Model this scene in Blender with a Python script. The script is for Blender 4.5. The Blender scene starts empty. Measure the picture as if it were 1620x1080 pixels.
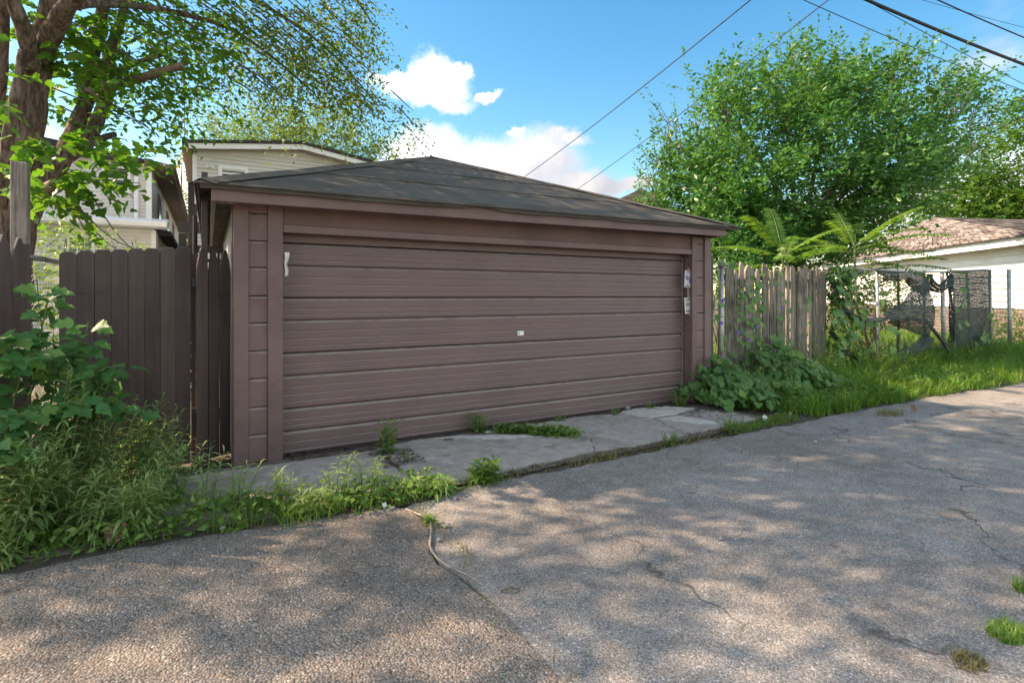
import bpy, bmesh, math, random
import numpy as np
from mathutils import Vector, Matrix
random.seed(7); rng = np.random.default_rng(7)
SC = bpy.context.scene
COL = SC.collection
R = math.radians

# ---------------------------------------------------------------- camera
CAM_H = 1.5
YAW = math.atan2(844, 1483)          # the garage front runs along +X, the camera looks 29.6 degrees right of +Y
cam_d = bpy.data.cameras.new('camera'); cam = bpy.data.objects.new('camera', cam_d); COL.objects.link(cam)
cam.location = (0, 0, CAM_H); cam.rotation_euler = (R(90), 0, -YAW)
cam_d.sensor_width = 36; cam_d.lens = 36 * 844 / 1620
cam_d.shift_y = -(540 - 468) / 1620
cam_d.clip_start = 0.05; cam_d.clip_end = 2000
SC.camera = cam

# ---------------------------------------------------------------- sky and sun
SUN = Vector((-0.62, 0.46, 0.64)).normalized()
SUN_EL = math.asin(SUN.z); SUN_ROT = math.atan2(SUN.x, SUN.y)
world = bpy.data.worlds.new('World'); SC.world = world; world.use_nodes = True
SKY_STRENGTH = 0.12
SUN_STRENGTH = 2.3
EXPOSURE = 2.4
sun_d = bpy.data.lights.new('sun', 'SUN'); sun_d.energy = SUN_STRENGTH; sun_d.angle = R(0.55); sun_d.color = (1.0, 0.82, 0.72)
sun_o = bpy.data.objects.new('sun', sun_d); COL.objects.link(sun_o)
sun_o.rotation_euler = (-SUN).to_track_quat('-Z', 'Y').to_euler(); sun_o.location = SUN * 40
SC.view_settings.view_transform = 'Standard'; SC.view_settings.look = 'None'
SC.view_settings.exposure = EXPOSURE; SC.view_settings.use_white_balance = True; SC.view_settings.white_balance_temperature = 8700; SC.view_settings.white_balance_tint = 10
SC.view_settings.gamma = 1; SC.view_settings.use_curve_mapping = False

def direction(px, py):
    """unit direction of a point of the sky seen from the alley"""
    r = (px - 810) / 844; u = -(py - 468) / 844
    v = Vector((math.cos(YAW) * r + math.sin(YAW), -math.sin(YAW) * r + math.cos(YAW), u))
    return v.normalized()

def build_world():
    nt = world.node_tree; N = nt.nodes; L = nt.links
    N.clear()
    out = N.new('ShaderNodeOutputWorld'); bg = N.new('ShaderNodeBackground'); bg.inputs[1].default_value = SKY_STRENGTH
    sky = N.new('ShaderNodeTexSky'); sky.sky_type = 'NISHITA'; sky.sun_disc = False
    sky.sun_elevation = SUN_EL; sky.sun_rotation = SUN_ROT; sky.air_density = 1.0; sky.dust_density = 0.4; sky.ozone_density = 1.0
    tc = N.new('ShaderNodeTexCoord')
    noi = N.new('ShaderNodeTexNoise'); noi.inputs['Scale'].default_value = 7; noi.inputs['Detail'].default_value = 9; noi.inputs['Roughness'].default_value = 0.68
    L.new(tc.outputs['Generated'], noi.inputs['Vector'])
    sub = N.new('ShaderNodeVectorMath'); sub.operation = 'SUBTRACT'; sub.inputs[1].default_value = (0.5, 0.5, 0.5)
    L.new(noi.outputs['Color'], sub.inputs[0])
    sc = N.new('ShaderNodeVectorMath'); sc.operation = 'SCALE'; sc.inputs['Scale'].default_value = 0.12
    L.new(sub.outputs[0], sc.inputs[0])
    add = N.new('ShaderNodeVectorMath'); add.operation = 'ADD'
    L.new(tc.outputs['Generated'], add.inputs[0]); L.new(sc.outputs[0], add.inputs[1])
    def math_(op, a, b=None, clamp=False):
        n = N.new('ShaderNodeMath'); n.operation = op; n.use_clamp = clamp
        for i, v in enumerate((a, b)):
            if v is None: continue
            if isinstance(v, (int, float)): n.inputs[i].default_value = v
            else: L.new(v, n.inputs[i])
        return n.outputs[0]
    def dot(v, vec):
        n = N.new('ShaderNodeVectorMath'); n.operation = 'DOT_PRODUCT'; L.new(v, n.inputs[0]); n.inputs[1].default_value = vec
        return n.outputs['Value']
    blobs = [(690, 130, 52, 40), (645, 137, 62, 22), (722, 108, 26, 16), (768, 152, 30, 9), (600, 128, 34, 10), (690, 158, 60, 16),
             (760, 262, 130, 48), (690, 236, 75, 40), (850, 260, 80, 52), (893, 226, 44, 15), (640, 262, 50, 42), (823, 214, 15, 9),
             (950, 303, 70, 24), (1010, 302, 60, 14), (560, 300, 90, 40), (900, 300, 80, 34), (300, 330, 60, 60), (1800, 260, 160, 60), (-160, 280, 200, 90), (1420, 330, 260, 40)]
    best = None
    for (x, y, rx, ry) in blobs:
        c = direction(x, y)
        rt = Vector((c.y, -c.x, 0)).normalized(); up = rt.cross(c).normalized()
        if up.z < 0: up = -up
        fx = 844 / (rx * 1.12); fy = 844 / (ry * 1.12)
        dv = N.new('ShaderNodeVectorMath'); dv.operation = 'SUBTRACT'; L.new(add.outputs[0], dv.inputs[0]); dv.inputs[1].default_value = c
        a = dot(dv.outputs[0], rt * fx); b = dot(dv.outputs[0], up * fy)
        n = dot(dv.outputs[0], c * 3)                      # keeps the mirror direction empty
        q = math_('ADD', math_('MULTIPLY', a, a), math_('MULTIPLY', b, b)); q = math_('ADD', q, math_('MULTIPLY', n, n))
        d = math_('SUBTRACT', 1.0, math_('SQRT', q))
        best = d if best is None else math_('MAXIMUM', best, d)
    # cumulus added over the unseen rest of the sky, to lift the shade
    sep = N.new('ShaderNodeSeparateXYZ'); L.new(tc.outputs['Generated'], sep.inputs[0])
    n2 = N.new('ShaderNodeTexNoise'); n2.inputs['Scale'].default_value = 3.2; n2.inputs['Detail'].default_value = 7; n2.inputs['Roughness'].default_value = 0.55
    mp = N.new('ShaderNodeMapping'); mp.inputs['Scale'].default_value = (1, 1, 2.4); mp.inputs['Location'].default_value = (3.1, 1.7, 0)
    L.new(tc.outputs['Generated'], mp.inputs['Vector']); L.new(mp.outputs[0], n2.inputs['Vector'])
    fwd = Vector((math.sin(YAW), math.cos(YAW), 0.25)).normalized()
    ahead = math_('MULTIPLY', math_('SUBTRACT', dot(tc.outputs['Generated'], fwd), 0.35, True), 1.2)   # the gap of blue sky over the garage
    field = math_('SUBTRACT', math_('MULTIPLY', math_('SUBTRACT', n2.outputs['Fac'], 0.375), 2.4), ahead)
    best = math_('MAXIMUM', best, field)
    mr = N.new('ShaderNodeMapRange'); mr.interpolation_type = 'SMOOTHSTEP'
    mr.inputs['From Min'].default_value = 0.0; mr.inputs['From Max'].default_value = 0.62
    L.new(best, mr.inputs['Value'])
    n3 = N.new('ShaderNodeTexNoise'); n3.inputs['Scale'].default_value = 14; n3.inputs['Detail'].default_value = 5
    L.new(tc.outputs['Generated'], n3.inputs['Vector'])
    cr = N.new('ShaderNodeMix'); cr.data_type = 'RGBA'
    cr.inputs[6].default_value = (0.92, 1.08, 1.5, 1); cr.inputs[7].default_value = (1.3, 1.46, 1.8, 1)
    mr3 = N.new('ShaderNodeMapRange'); mr3.inputs['From Min'].default_value = 0.35; mr3.inputs['From Max'].default_value = 0.6
    L.new(n3.outputs['Fac'], mr3.inputs['Value']); L.new(mr3.outputs[0], cr.inputs[0])
    # extra cloud brightness added towards and opposite the sun, to lift the shade
    cs = dot(tc.outputs['Generated'], SUN); ph = math_('ADD', 1.0, math_('MULTIPLY', math_('MULTIPLY', cs, cs), 6.0))
    cb = N.new('ShaderNodeVectorMath'); cb.operation = 'SCALE'; L.new(cr.outputs[2], cb.inputs[0]); L.new(ph, cb.inputs['Scale'])
    hs = N.new('ShaderNodeHueSaturation'); hs.inputs['Hue'].default_value = 0.497; hs.inputs['Saturation'].default_value = 1.45; hs.inputs['Value'].default_value = 0.52
    L.new(sky.outputs[0], hs.inputs['Color'])
    mx = N.new('ShaderNodeMix'); mx.data_type = 'RGBA'
    L.new(mr.outputs[0], mx.inputs[0]); L.new(hs.outputs[0], mx.inputs[6]); L.new(cb.outputs[0], mx.inputs[7])
    L.new(mx.outputs[2], bg.inputs[0]); L.new(bg.outputs[0], out.inputs[0])
build_world()
SC.cycles.max_bounces = 8; SC.cycles.diffuse_bounces = 4; SC.cycles.transparent_max_bounces = 12
SC.cycles.use_denoising = True

# ---------------------------------------------------------------- helpers
WORLD_LOC = {}
class MB:
    """collects boxes, prisms and tubes in world coordinates; build() links them as ONE mesh object"""
    def __init__(s): s.v = []; s.f = []
    def add(s, verts, faces):
        o = len(s.v); s.v.extend([tuple(v) for v in verts]); s.f.extend([tuple(i + o for i in f) for f in faces]); return s
    def box(s, x0, x1, y0, y1, z0, z1, M=None):
        vs = [Vector((x, y, z)) for z in (z0, z1) for x, y in ((x0, y0), (x1, y0), (x1, y1), (x0, y1))]
        if M: vs = [M @ v for v in vs]
        return s.add(vs, [(3, 2, 1, 0), (4, 5, 6, 7), (0, 1, 5, 4), (1, 2, 6, 5), (2, 3, 7, 6), (3, 0, 4, 7)])
    def prism(s, poly, axis, a0, a1):
        """poly in the plane normal to axis ('x','y','z'), extruded a0..a1"""
        n = len(poly)
        def p(q, a): return {'x': (a, q[0], q[1]), 'y': (q[0], a, q[1]), 'z': (q[0], q[1], a)}[axis]
        vs = [p(q, a0) for q in poly] + [p(q, a1) for q in poly]
        fs = [tuple(range(n)), tuple(range(2 * n - 1, n - 1, -1))] + [(i + n, (i + 1) % n + n, (i + 1) % n, i) for i in range(n)]
        return s.add(vs, fs)
    def tube(s, pts, rad, n=8, caps=True):
        pts = [Vector(p) for p in pts]
        if isinstance(rad, (int, float)): rad = [rad] * len(pts)
        vs = []; fs = []
        t0 = (pts[1] - pts[0]).normalized()
        u = t0.orthogonal().normalized()
        for i, p in enumerate(pts):
            t = (pts[min(i + 1, len(pts) - 1)] - pts[max(i - 1, 0)])
            if t.length < 1e-9: t = t0
            t.normalize(); u = (u - t * u.dot(t))
            if u.length < 1e-6: u = t.orthogonal()
            u.normalize(); w = t.cross(u)
            for k in range(n):
                a = 2 * math.pi * k / n
                vs.append(p + (u * math.cos(a) + w * math.sin(a)) * rad[i])
        for i in range(len(pts) - 1):
            for k in range(n):
                fs.append((i * n + k, i * n + (k + 1) % n, (i + 1) * n + (k + 1) % n, (i + 1) * n + k))
        if caps:
            fs.append(tuple(range(n - 1, -1, -1))); fs.append(tuple(range((len(pts) - 1) * n, len(pts) * n)))
        return s.add(vs, fs)
    def build(s, name, mat, parent=None, smooth=False, bevel=0):
        vs = np.array([tuple(v) for v in s.v], dtype=float)
        c = (vs.min(0) + vs.max(0)) / 2; c[2] = vs[:, 2].min() if parent is None else c[2]
        me = bpy.data.meshes.new(name); me.from_pydata([tuple(v) for v in vs - c], [], s.f)
        bm = bmesh.new(); bm.from_mesh(me); bmesh.ops.recalc_face_normals(bm, faces=bm.faces)
        if bevel: bmesh.ops.bevel(bm, geom=bm.edges[:], offset=bevel, segments=1, affect='EDGES', profile=0.5)
        bm.to_mesh(me); bm.free(); me.update()
        me.materials.append(mat)
        if smooth: me.polygons.foreach_set('use_smooth', [True] * len(me.polygons))
        return link(name, me, c, parent)

def link(name, me, loc, parent=None):
    o = bpy.data.objects.new(name, me); COL.objects.link(o)
    loc = Vector(loc); WORLD_LOC[o.name] = loc
    if parent is not None: o.parent = parent; o.location = loc - WORLD_LOC[parent.name]
    else: o.location = loc
    return o
def thing(name, label, cat, loc, group=None):
    o = link(name, None, loc); o['label'] = label; o['category'] = cat; o.empty_display_size = 0.1
    if group: o['group'] = group
    return o
def tag(o, label, cat, group=None):
    o['label'] = label; o['category'] = cat
    if group: o['group'] = group
    return o
def kind(o, k): o['kind'] = k; return o
def pivot(name, loc, parent):
    return link(name, None, loc, parent)
def np_mesh(name, V, F, mat, smooth=False):
    """V (n,3), F (m,k) all faces of one size"""
    me = bpy.data.meshes.new(name); n = len(V); m, k = F.shape
    me.vertices.add(n); me.vertices.foreach_set('co', np.asarray(V, dtype=np.float32).ravel())
    me.loops.add(m * k); me.loops.foreach_set('vertex_index', F.astype(np.int32).ravel())
    me.polygons.add(m); me.polygons.foreach_set('loop_start', np.arange(0, m * k, k, dtype=np.int32))
    if smooth: me.polygons.foreach_set('use_smooth', np.ones(m, dtype=bool))
    me.materials.append(mat); me.update(calc_edges=True); me.validate()
    return me
def P(px, py, d):
    """the point at depth d along the view that the survey of the photograph gave for (px, py)"""
    r = (px - 810) / 844 * d; c, s = math.cos(YAW), math.sin(YAW)
    return Vector((c * r + s * d, -s * r + c * d, CAM_H - (py - 468) / 844 * d))
def G(px, py, z=0.0):
    return P(px, py, (CAM_H - z) * 844 / (py - 468))
def onY(px, py, Y):
    a = (px - 810) / 844; return P(px, py, Y / (-math.sin(YAW) * a + math.cos(YAW)))

# ---------------------------------------------------------------- materials
def new_mat(name):
    m = bpy.data.materials.new(name); m.use_nodes = True
    return m, m.node_tree, m.node_tree.nodes['Principled BSDF']
class NT:
    """short node wiring"""
    def __init__(s, nt): s.N = nt.nodes; s.L = nt.links
    def put(s, sock, v):
        if isinstance(v, bpy.types.NodeSocket): s.L.new(v, sock)
        elif isinstance(v, (tuple, list)) and len(v) == 3 and sock.type == 'RGBA': sock.default_value = (*v, 1)
        else: sock.default_value = v
    def pos(s, scale=(1, 1, 1), rot=(0, 0, 0)):
        g = s.N.new('ShaderNodeNewGeometry'); m = s.N.new('ShaderNodeMapping'); m.inputs['Scale'].default_value = scale; m.inputs['Rotation'].default_value = rot
        s.L.new(g.outputs['Position'], m.inputs['Vector']); return m.outputs[0]
    def noise(s, vec, scale, detail=4, rough=0.55):
        n = s.N.new('ShaderNodeTexNoise'); s.L.new(vec, n.inputs['Vector']); n.inputs['Scale'].default_value = scale
        n.inputs['Detail'].default_value = detail; n.inputs['Roughness'].default_value = rough; return n.outputs['Fac']
    def vor(s, vec, scale, feature='F1', out='Distance'):
        n = s.N.new('ShaderNodeTexVoronoi'); n.feature = feature; s.L.new(vec, n.inputs['Vector']); n.inputs['Scale'].default_value = scale
        return n.outputs[out]
    def ramp(s, v, a, b, lo=0.0, hi=1.0, smooth=True):
        n = s.N.new('ShaderNodeMapRange'); n.interpolation_type = 'SMOOTHSTEP' if smooth else 'LINEAR'
        s.L.new(v, n.inputs['Value'])
        for k, x in zip(('From Min', 'From Max', 'To Min', 'To Max'), (a, b, lo, hi)): n.inputs[k].default_value = x
        return n.outputs[0]
    def mix(s, f, a, b, mode='MIX'):
        n = s.N.new('ShaderNodeMix'); n.data_type = 'RGBA'; n.blend_type = mode
        s.put(n.inputs[0], f); s.put(n.inputs[6], a); s.put(n.inputs[7], b); return n.outputs[2]
    def m(s, op, a, b=0.0, clamp=False):
        n = s.N.new('ShaderNodeMath'); n.operation = op; n.use_clamp = clamp; s.put(n.inputs[0], a); s.put(n.inputs[1], b); return n.outputs[0]
    def scale(s, col, f):
        n = s.N.new('ShaderNodeVectorMath'); n.operation = 'SCALE'; s.put(n.inputs[0], col if isinstance(col, bpy.types.NodeSocket) else Vector(col)); s.put(n.inputs['Scale'], f); return n.outputs[0]
    def bump(s, h, strength, dist, bsdf, prev=None):
        n = s.N.new('ShaderNodeBump'); n.inputs['Strength'].default_value = strength; n.inputs['Distance'].default_value = dist
        s.L.new(h, n.inputs['Height'])
        if prev: s.L.new(prev, n.inputs['Normal'])
        s.L.new(n.outputs[0], bsdf.inputs['Normal']); return n.outputs[0]
    def objrand(s):
        return s.N.new('ShaderNodeObjectInfo').outputs['Random']
    def island(s):
        g = s.N.new('ShaderNodeNewGeometry'); o = s.N.new('ShaderNodeObjectInfo')
        return s.m('FRACT', s.m('ADD', g.outputs['Random Per Island'], o.outputs['Random']))

def paint(name, col, rough=0.5, wear=(0.45, 0.4, 0.37), wear_amt=0.35, grain=None, var=0.16, spec=0.35, objvar=0.10, dusty=0.2):
    """house paint over wood or steel: uneven, a little dusty, chipped in small flecks"""
    m, nt, b = new_mat(name); t = NT(nt)
    p = t.pos()
    gr_ = 0.2 if grain and grain[2] < 1 else 0.07
    big = t.noise(p, 1.7, 5); fine = t.noise(t.pos(grain or (1, 1, 1)), 22 if grain else 60, 4, 0.6)
    f = t.m('ADD', t.ramp(big, 0.3, 0.7, 1 - var, 1 + var), t.ramp(fine, 0.3, 0.7, -gr_, gr_))
    f = t.m('ADD', f, t.m('MULTIPLY', t.m('SUBTRACT', t.objrand(), 0.5), 2 * objvar))
    c = t.scale(col, f)
    dust = t.ramp(t.noise(t.pos((1, 1, 0.35)), 2.6, 6, 0.65), 0.48, 0.75, 0, dusty)
    c = t.mix(dust, c, tuple(0.55 * x + 0.45 * y for x, y in zip(col, (0.26, 0.23, 0.2))))
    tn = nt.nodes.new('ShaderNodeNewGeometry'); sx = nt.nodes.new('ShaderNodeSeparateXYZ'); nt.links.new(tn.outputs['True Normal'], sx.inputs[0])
    up = t.m('MULTIPLY', t.ramp(sx.outputs[2], .15, .5), t.ramp(t.noise(t.pos((1, 1, 1)), 7, 6, .7), .25, .6, .08, .42))   # highlights painted onto upward-facing ledges, mixed with some dust
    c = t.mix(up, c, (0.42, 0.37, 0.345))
    fl = t.ramp(t.noise(t.pos((1, 1, 1.6)), 34, 3, 0.7), 0.735, 0.76, 0, wear_amt)
    c = t.mix(fl, c, wear)
    t.put(b.inputs['Base Color'], c)
    t.put(b.inputs['Roughness'], t.ramp(fine, 0.2, 0.8, rough - 0.08, rough + 0.12)); b.inputs['Specular IOR Level'].default_value = spec
    t.bump(fine, 0.35, 0.004, b)
    return m
def wood(name, col, col2, rough=0.8, grain=(26, 26, 1.3)):
    """bare weathered wood, grain along Z"""
    m, nt, b = new_mat(name); t = NT(nt)
    g1 = t.noise(t.pos(grain), 2.2, 6, 0.7); g2 = t.noise(t.pos(), 3, 4)
    f = t.m('ADD', t.m('MULTIPLY', t.m('SUBTRACT', t.objrand(), 0.5), 0.5), t.ramp(g1, 0.32, 0.68, 0, 1))
    c = t.mix(t.m('MAXIMUM', t.m('MINIMUM', f, 1.0), 0.0), col, col2)
    c = t.scale(c, t.ramp(g2, 0.3, 0.7, 0.75, 1.2))
    t.put(b.inputs['Base Color'], c); b.inputs['Roughness'].default_value = rough; b.inputs['Specular IOR Level'].default_value = 0.15
    t.bump(g1, 0.7, 0.012, b)
    return m
def flat(name, col, rough=0.6, metal=0.0, var=0.12, nscale=9, bump=0.15, spec=0.4):
    m, nt, b = new_mat(name); t = NT(nt)
    n = t.noise(t.pos(), nscale, 5, 0.6)
    t.put(b.inputs['Base Color'], t.scale(col, t.ramp(n, 0.3, 0.7, 1 - var, 1 + var)))
    b.inputs['Roughness'].default_value = rough; b.inputs['Metallic'].default_value = metal; b.inputs['Specular IOR Level'].default_value = spec
    if bump: t.bump(t.noise(t.pos(), nscale * 8, 3), bump, 0.004, b)
    return m
def leaf_mat(name, a, b_, c=None, trans=0.42, rough=0.45, dead=0.0):
    """leaf: three hues spread leaf by leaf, light passing through the blade"""
    m, nt, bs = new_mat(name); t = NT(nt)
    r = t.island()
    col = t.mix(t.ramp(r, 0.05, 0.75, 0, 1, False), a, b_)
    if c: col = t.mix(t.ramp(r, 0.8, 0.95, 0, 1), col, c)
    n = t.noise(t.pos(), 1.1, 3); col = t.scale(col, t.ramp(n, 0.3, 0.7, 0.78, 1.22))
    t.put(bs.inputs['Base Color'], col); bs.inputs['Roughness'].default_value = rough; bs.inputs['Specular IOR Level'].default_value = 0.3
    tr = nt.nodes.new('ShaderNodeBsdfTranslucent'); t.put(tr.inputs['Color'], t.mix(0.5, col, (min(1, b_[0] * 2.4), min(1, b_[1] * 2.0), b_[2] * 0.8)))
    mx = nt.nodes.new('ShaderNodeMixShader'); mx.inputs[0].default_value = trans
    nt.links.new(bs.outputs[0], mx.inputs[1]); nt.links.new(tr.outputs[0], mx.inputs[2])
    nt.links.new(mx.outputs[0], nt.nodes['Material Output'].inputs['Surface'])
    return m
def bark(name, a, b_):
    m, nt, b = new_mat(name); t = NT(nt)
    g = t.noise(t.pos((1, 1, 0.22)), 26, 7, 0.68); v = t.noise(t.pos(), 4, 4)
    c = t.mix(t.ramp(g, 0.36, 0.66), a, b_); c = t.scale(c, t.ramp(v, 0.3, 0.7, 0.7, 1.25))
    t.put(b.inputs['Base Color'], c); b.inputs['Roughness'].default_value = 0.9; b.inputs['Specular IOR Level'].default_value = 0.1
    t.bump(g, 1.0, 0.03, b); return m
def asphalt(name, dark, light, brown, scale, bump, brown_amt):
    """worn asphalt with the pebbles of its aggregate showing"""
    m, nt, b = new_mat(name); t = NT(nt)
    p = t.pos()
    wob = t.noise(p, 40, 2)
    cell = t.vor(p, scale, 'F1', 'Color'); dist = t.vor(p, scale, 'F1', 'Distance')
    sp = nt.nodes.new('ShaderNodeSeparateColor'); nt.links.new(cell, sp.inputs[0])
    r1, r2 = sp.outputs[0], sp.outputs[1]
    fcell = t.vor(p, scale * 2.3, 'F1', 'Color'); sp2 = nt.nodes.new('ShaderNodeSeparateColor'); nt.links.new(fcell, sp2.inputs[0])
    pick = t.ramp(t.noise(p, scale * .35, 2), .42, .58)                      # coarse stones here, fine grit there
    r1 = t.m('ADD', t.m('MULTIPLY', r1, t.m('SUBTRACT', 1.0, pick)), t.m('MULTIPLY', sp2.outputs[0], pick))
    c = t.mix(r1, dark, light)
    c = t.mix(t.ramp(r2, 1 - brown_amt, 1.0, 0, 0.7), c, brown)
    c = t.mix(t.ramp(r1, 0.88, 0.97, 0, 0.6), c, tuple(min(0.6, 1.7 * x) for x in light))
    gap = t.ramp(dist, 0.42, 0.75, 0, 1)
    c = t.mix(t.m('MULTIPLY', gap, 0.45), c, tuple(x * 0.35 for x in dark))
    big = t.noise(p, 0.55, 6, 0.62); c = t.scale(c, t.ramp(big, 0.3, 0.7, 0.8, 1.2))
    mid = t.noise(p, 5.0, 5, 0.65); c = t.scale(c, t.ramp(mid, 0.28, 0.72, 0.84, 1.14))
    st = t.ramp(t.noise(p, 1.9, 4, 0.5), 0.66, 0.74, 0, 0.45); c = t.mix(st, c, tuple(x * 0.55 for x in dark))
    wv = nt.nodes.new('ShaderNodeVectorMath'); wv.operation = 'ADD'; t.put(wv.inputs[0], p); nz = nt.nodes.new('ShaderNodeTexNoise'); nz.inputs['Scale'].default_value = 2.5; nz.inputs['Detail'].default_value = 5; nt.links.new(p, nz.inputs['Vector']); nt.links.new(t.scale(nz.outputs['Color'], .7), wv.inputs[1])
    ck = t.vor(wv.outputs[0], .42, 'DISTANCE_TO_EDGE'); ck = t.m('MULTIPLY', t.ramp(ck, .002, .007, 1, 0), t.ramp(t.noise(p, .8, 2), .46, .56))
    c = t.mix(t.m('MULTIPLY', ck, .7), c, (0.05, 0.045, 0.035))
    sp_ = t.ramp(t.noise(p, 3.6, 3, .5), .70, .76, 0, .5); c = t.mix(sp_, c, tuple(x * .45 for x in dark))
    t.put(b.inputs['Base Color'], c); b.inputs['Roughness'].default_value = 0.85; b.inputs['Specular IOR Level'].default_value = 0.25
    h = t.m('SUBTRACT', 1.0, t.m('MULTIPLY', dist, 1.15)); h = t.m('ADD', t.m('MULTIPLY', h, 0.8), t.m('MULTIPLY', r1, 0.35))
    n1 = t.bump(h, bump, 0.9 / scale, b)
    t.bump(mid, 0.35, 0.05, b, n1)
    return m

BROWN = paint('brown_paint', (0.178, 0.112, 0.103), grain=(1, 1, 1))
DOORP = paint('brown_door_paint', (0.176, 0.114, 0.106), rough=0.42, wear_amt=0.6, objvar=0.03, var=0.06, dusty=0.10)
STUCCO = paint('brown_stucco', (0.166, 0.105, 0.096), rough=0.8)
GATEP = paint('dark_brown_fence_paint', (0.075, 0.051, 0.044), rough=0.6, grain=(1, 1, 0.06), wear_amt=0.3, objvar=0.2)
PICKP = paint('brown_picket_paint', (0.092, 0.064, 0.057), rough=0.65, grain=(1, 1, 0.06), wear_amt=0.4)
SOFFIT = wood('grey_soffit_boards', (0.06, 0.056, 0.054), (0.13, 0.12, 0.115), grain=(14, 2, 14))
SIDEWALL = flat('weathered_grey_wall', (0.28, 0.27, 0.26), 0.9, var=0.25, nscale=5)
GREYWOOD = wood('grey_weathered_wood', (0.12, 0.10, 0.082), (0.40, 0.35, 0.30))
OLDPOST = wood('old_painted_post', (0.10, 0.075, 0.065), (0.30, 0.26, 0.22))
GALV = flat('galvanised_steel', (0.42, 0.42, 0.41), 0.5, 0.75, var=0.25, nscale=14)
WIREM = flat('dull_wire', (0.20, 0.20, 0.19), 0.6, 0.5, bump=0)
CABLE = flat('black_cable', (0.018, 0.018, 0.02), 0.6, bump=0)
WHITE = flat('white_trim_paint', (0.85, 0.85, 0.83), 0.5, var=0.06, nscale=3)
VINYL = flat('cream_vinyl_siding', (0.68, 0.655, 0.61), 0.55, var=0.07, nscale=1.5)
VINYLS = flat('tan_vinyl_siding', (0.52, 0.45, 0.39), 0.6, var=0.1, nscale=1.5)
WSIDE = flat('white_siding', (0.82, 0.82, 0.80), 0.5, var=0.06, nscale=2)
DARKROOF = flat('dark_roof_edge', (0.045, 0.04, 0.04), 0.85, var=0.2)
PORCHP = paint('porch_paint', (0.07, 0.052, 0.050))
GLASS = flat('dark_window_glass', (0.02, 0.025, 0.03), 0.06, var=0.3, nscale=2, bump=0, spec=0.8)
PAPER = flat('white_paper', (0.72, 0.71, 0.68), 0.7, var=0.08)
INK = flat('black_ink', (0.03, 0.03, 0.032), 0.6, bump=0)
BLUEINK = flat('blue_violet_ink', (0.10, 0.09, 0.30), 0.6, bump=0)
REDINK = flat('dull_red_ink', (0.30, 0.12, 0.11), 0.6, bump=0)
LILAC = flat('lilac_print', (0.50, 0.45, 0.55), 0.6, bump=0)
TAPE = flat('tan_tape', (0.33, 0.28, 0.24), 0.5)
BRICKW = flat('brown_foundation', (0.20, 0.165, 0.14), 0.9, var=0.35, nscale=6)
BARK = bark('rough_bark', (0.075, 0.052, 0.040), (0.25, 0.185, 0.145))
CUTWOOD = flat('reddish_cut_limb', (0.19, 0.12, 0.095), 0.85, var=0.3)
DEADLEAF = flat('dry_brown_leaf', (0.19, 0.115, 0.075), 0.7, var=0.4, nscale=30)
STEMG = flat('green_stem', (0.12, 0.17, 0.06), 0.6, bump=0)
STEMB = flat('brown_twig', (0.11, 0.085, 0.06), 0.8)
PETAL = flat('violet_petal', (0.28, 0.12, 0.55), 0.6, bump=0)
CONC = None

# ---------------------------------------------------------------- ground, alley, apron
SOIL = flat('dark_soil', (0.075, 0.06, 0.045), 0.95, var=0.35, nscale=7, bump=0.8)
def yard_mat():
    m, nt, b = new_mat('yard_ground'); t = NT(nt); p = t.pos()
    n = t.noise(p, 0.9, 6, 0.65); n2 = t.noise(p, 16, 5, 0.7)
    c = t.mix(t.ramp(n, 0.4, 0.6), (0.085, 0.068, 0.05), (0.055, 0.085, 0.03)); c = t.scale(c, t.ramp(n2, 0.3, 0.7, 0.7, 1.3))
    t.put(b.inputs['Base Color'], c); b.inputs['Roughness'].default_value = 0.95; t.bump(n2, 0.8, 0.03, b); return m
def big_sheet(name, x0, x1, y0, y1, z, mat, nx=2, ny=2, amp=0.0):
    xs = np.linspace(x0, x1, nx); ys = np.linspace(y0, y1, ny)
    V = [(x, y, z + (amp * (math.sin(x * 1.3 + y) + math.sin(y * 2.1 - x * .6)) if amp else 0)) for y in ys for x in xs]
    F = [(j * nx + i, j * nx + i + 1, (j + 1) * nx + i + 1, (j + 1) * nx + i) for j in range(ny - 1) for i in range(nx - 1)]
    b = MB(); b.add(V, F); return b.build(name, mat)
kind(big_sheet('ground', -600, 600, -600, 600, -0.012, yard_mat()), 'structure')

ASPH_R = asphalt('alley_asphalt', (0.135, 0.129, 0.121), (0.40, 0.383, 0.36), (0.30, 0.225, 0.18), 120, 0.6, 0.20)
ASPH_L = asphalt('alley_asphalt_coarse', (0.112, 0.101, 0.090), (0.335, 0.303, 0.272), (0.29, 0.21, 0.15), 88, 0.85, 0.34)
def wander(t, seed, a):
    return a * (math.sin(t * 2.3 + seed) * .5 + math.sin(t * 5.1 + seed * 2.7) * .3 + math.sin(t * 11.7 + seed * 1.3) * .2 + .35 * math.sin(t * 31 + seed))
seam = [(1.20, 3.66), (1.235, 3.50), (1.265, 3.31), (1.20, 3.12), (1.135, 2.97), (1.12, 2.80), (1.15, 2.62), (1.20, 2.40), (1.225, 2.2), (1.21, 1.98), (1.19, 1.78), (1.22, 1.5), (1.26, 1.1), (1.24, 0.6), (1.25, 0.0), (1.22, -2.0), (1.25, -7.0)]
edge_l = [(x, 3.87 - 0.17 * max(0, min(1, (x + 0.6) / 1.8)) + wander(x, 1.0, 0.045)) for x in np.arange(-16, 1.15, 0.12)]
edge_r = [(x, 3.68 + 0.13 * max(0, min(1, (x - 1.2) / 1.0)) - 0.25 * max(0, min(1, (x - 9) / 4)) + wander(x, 4.0, 0.05)) for x in np.arange(1.3, 14, 0.12)] + [(x, 3.55) for x in (16, 20, 30, 60)]
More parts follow.
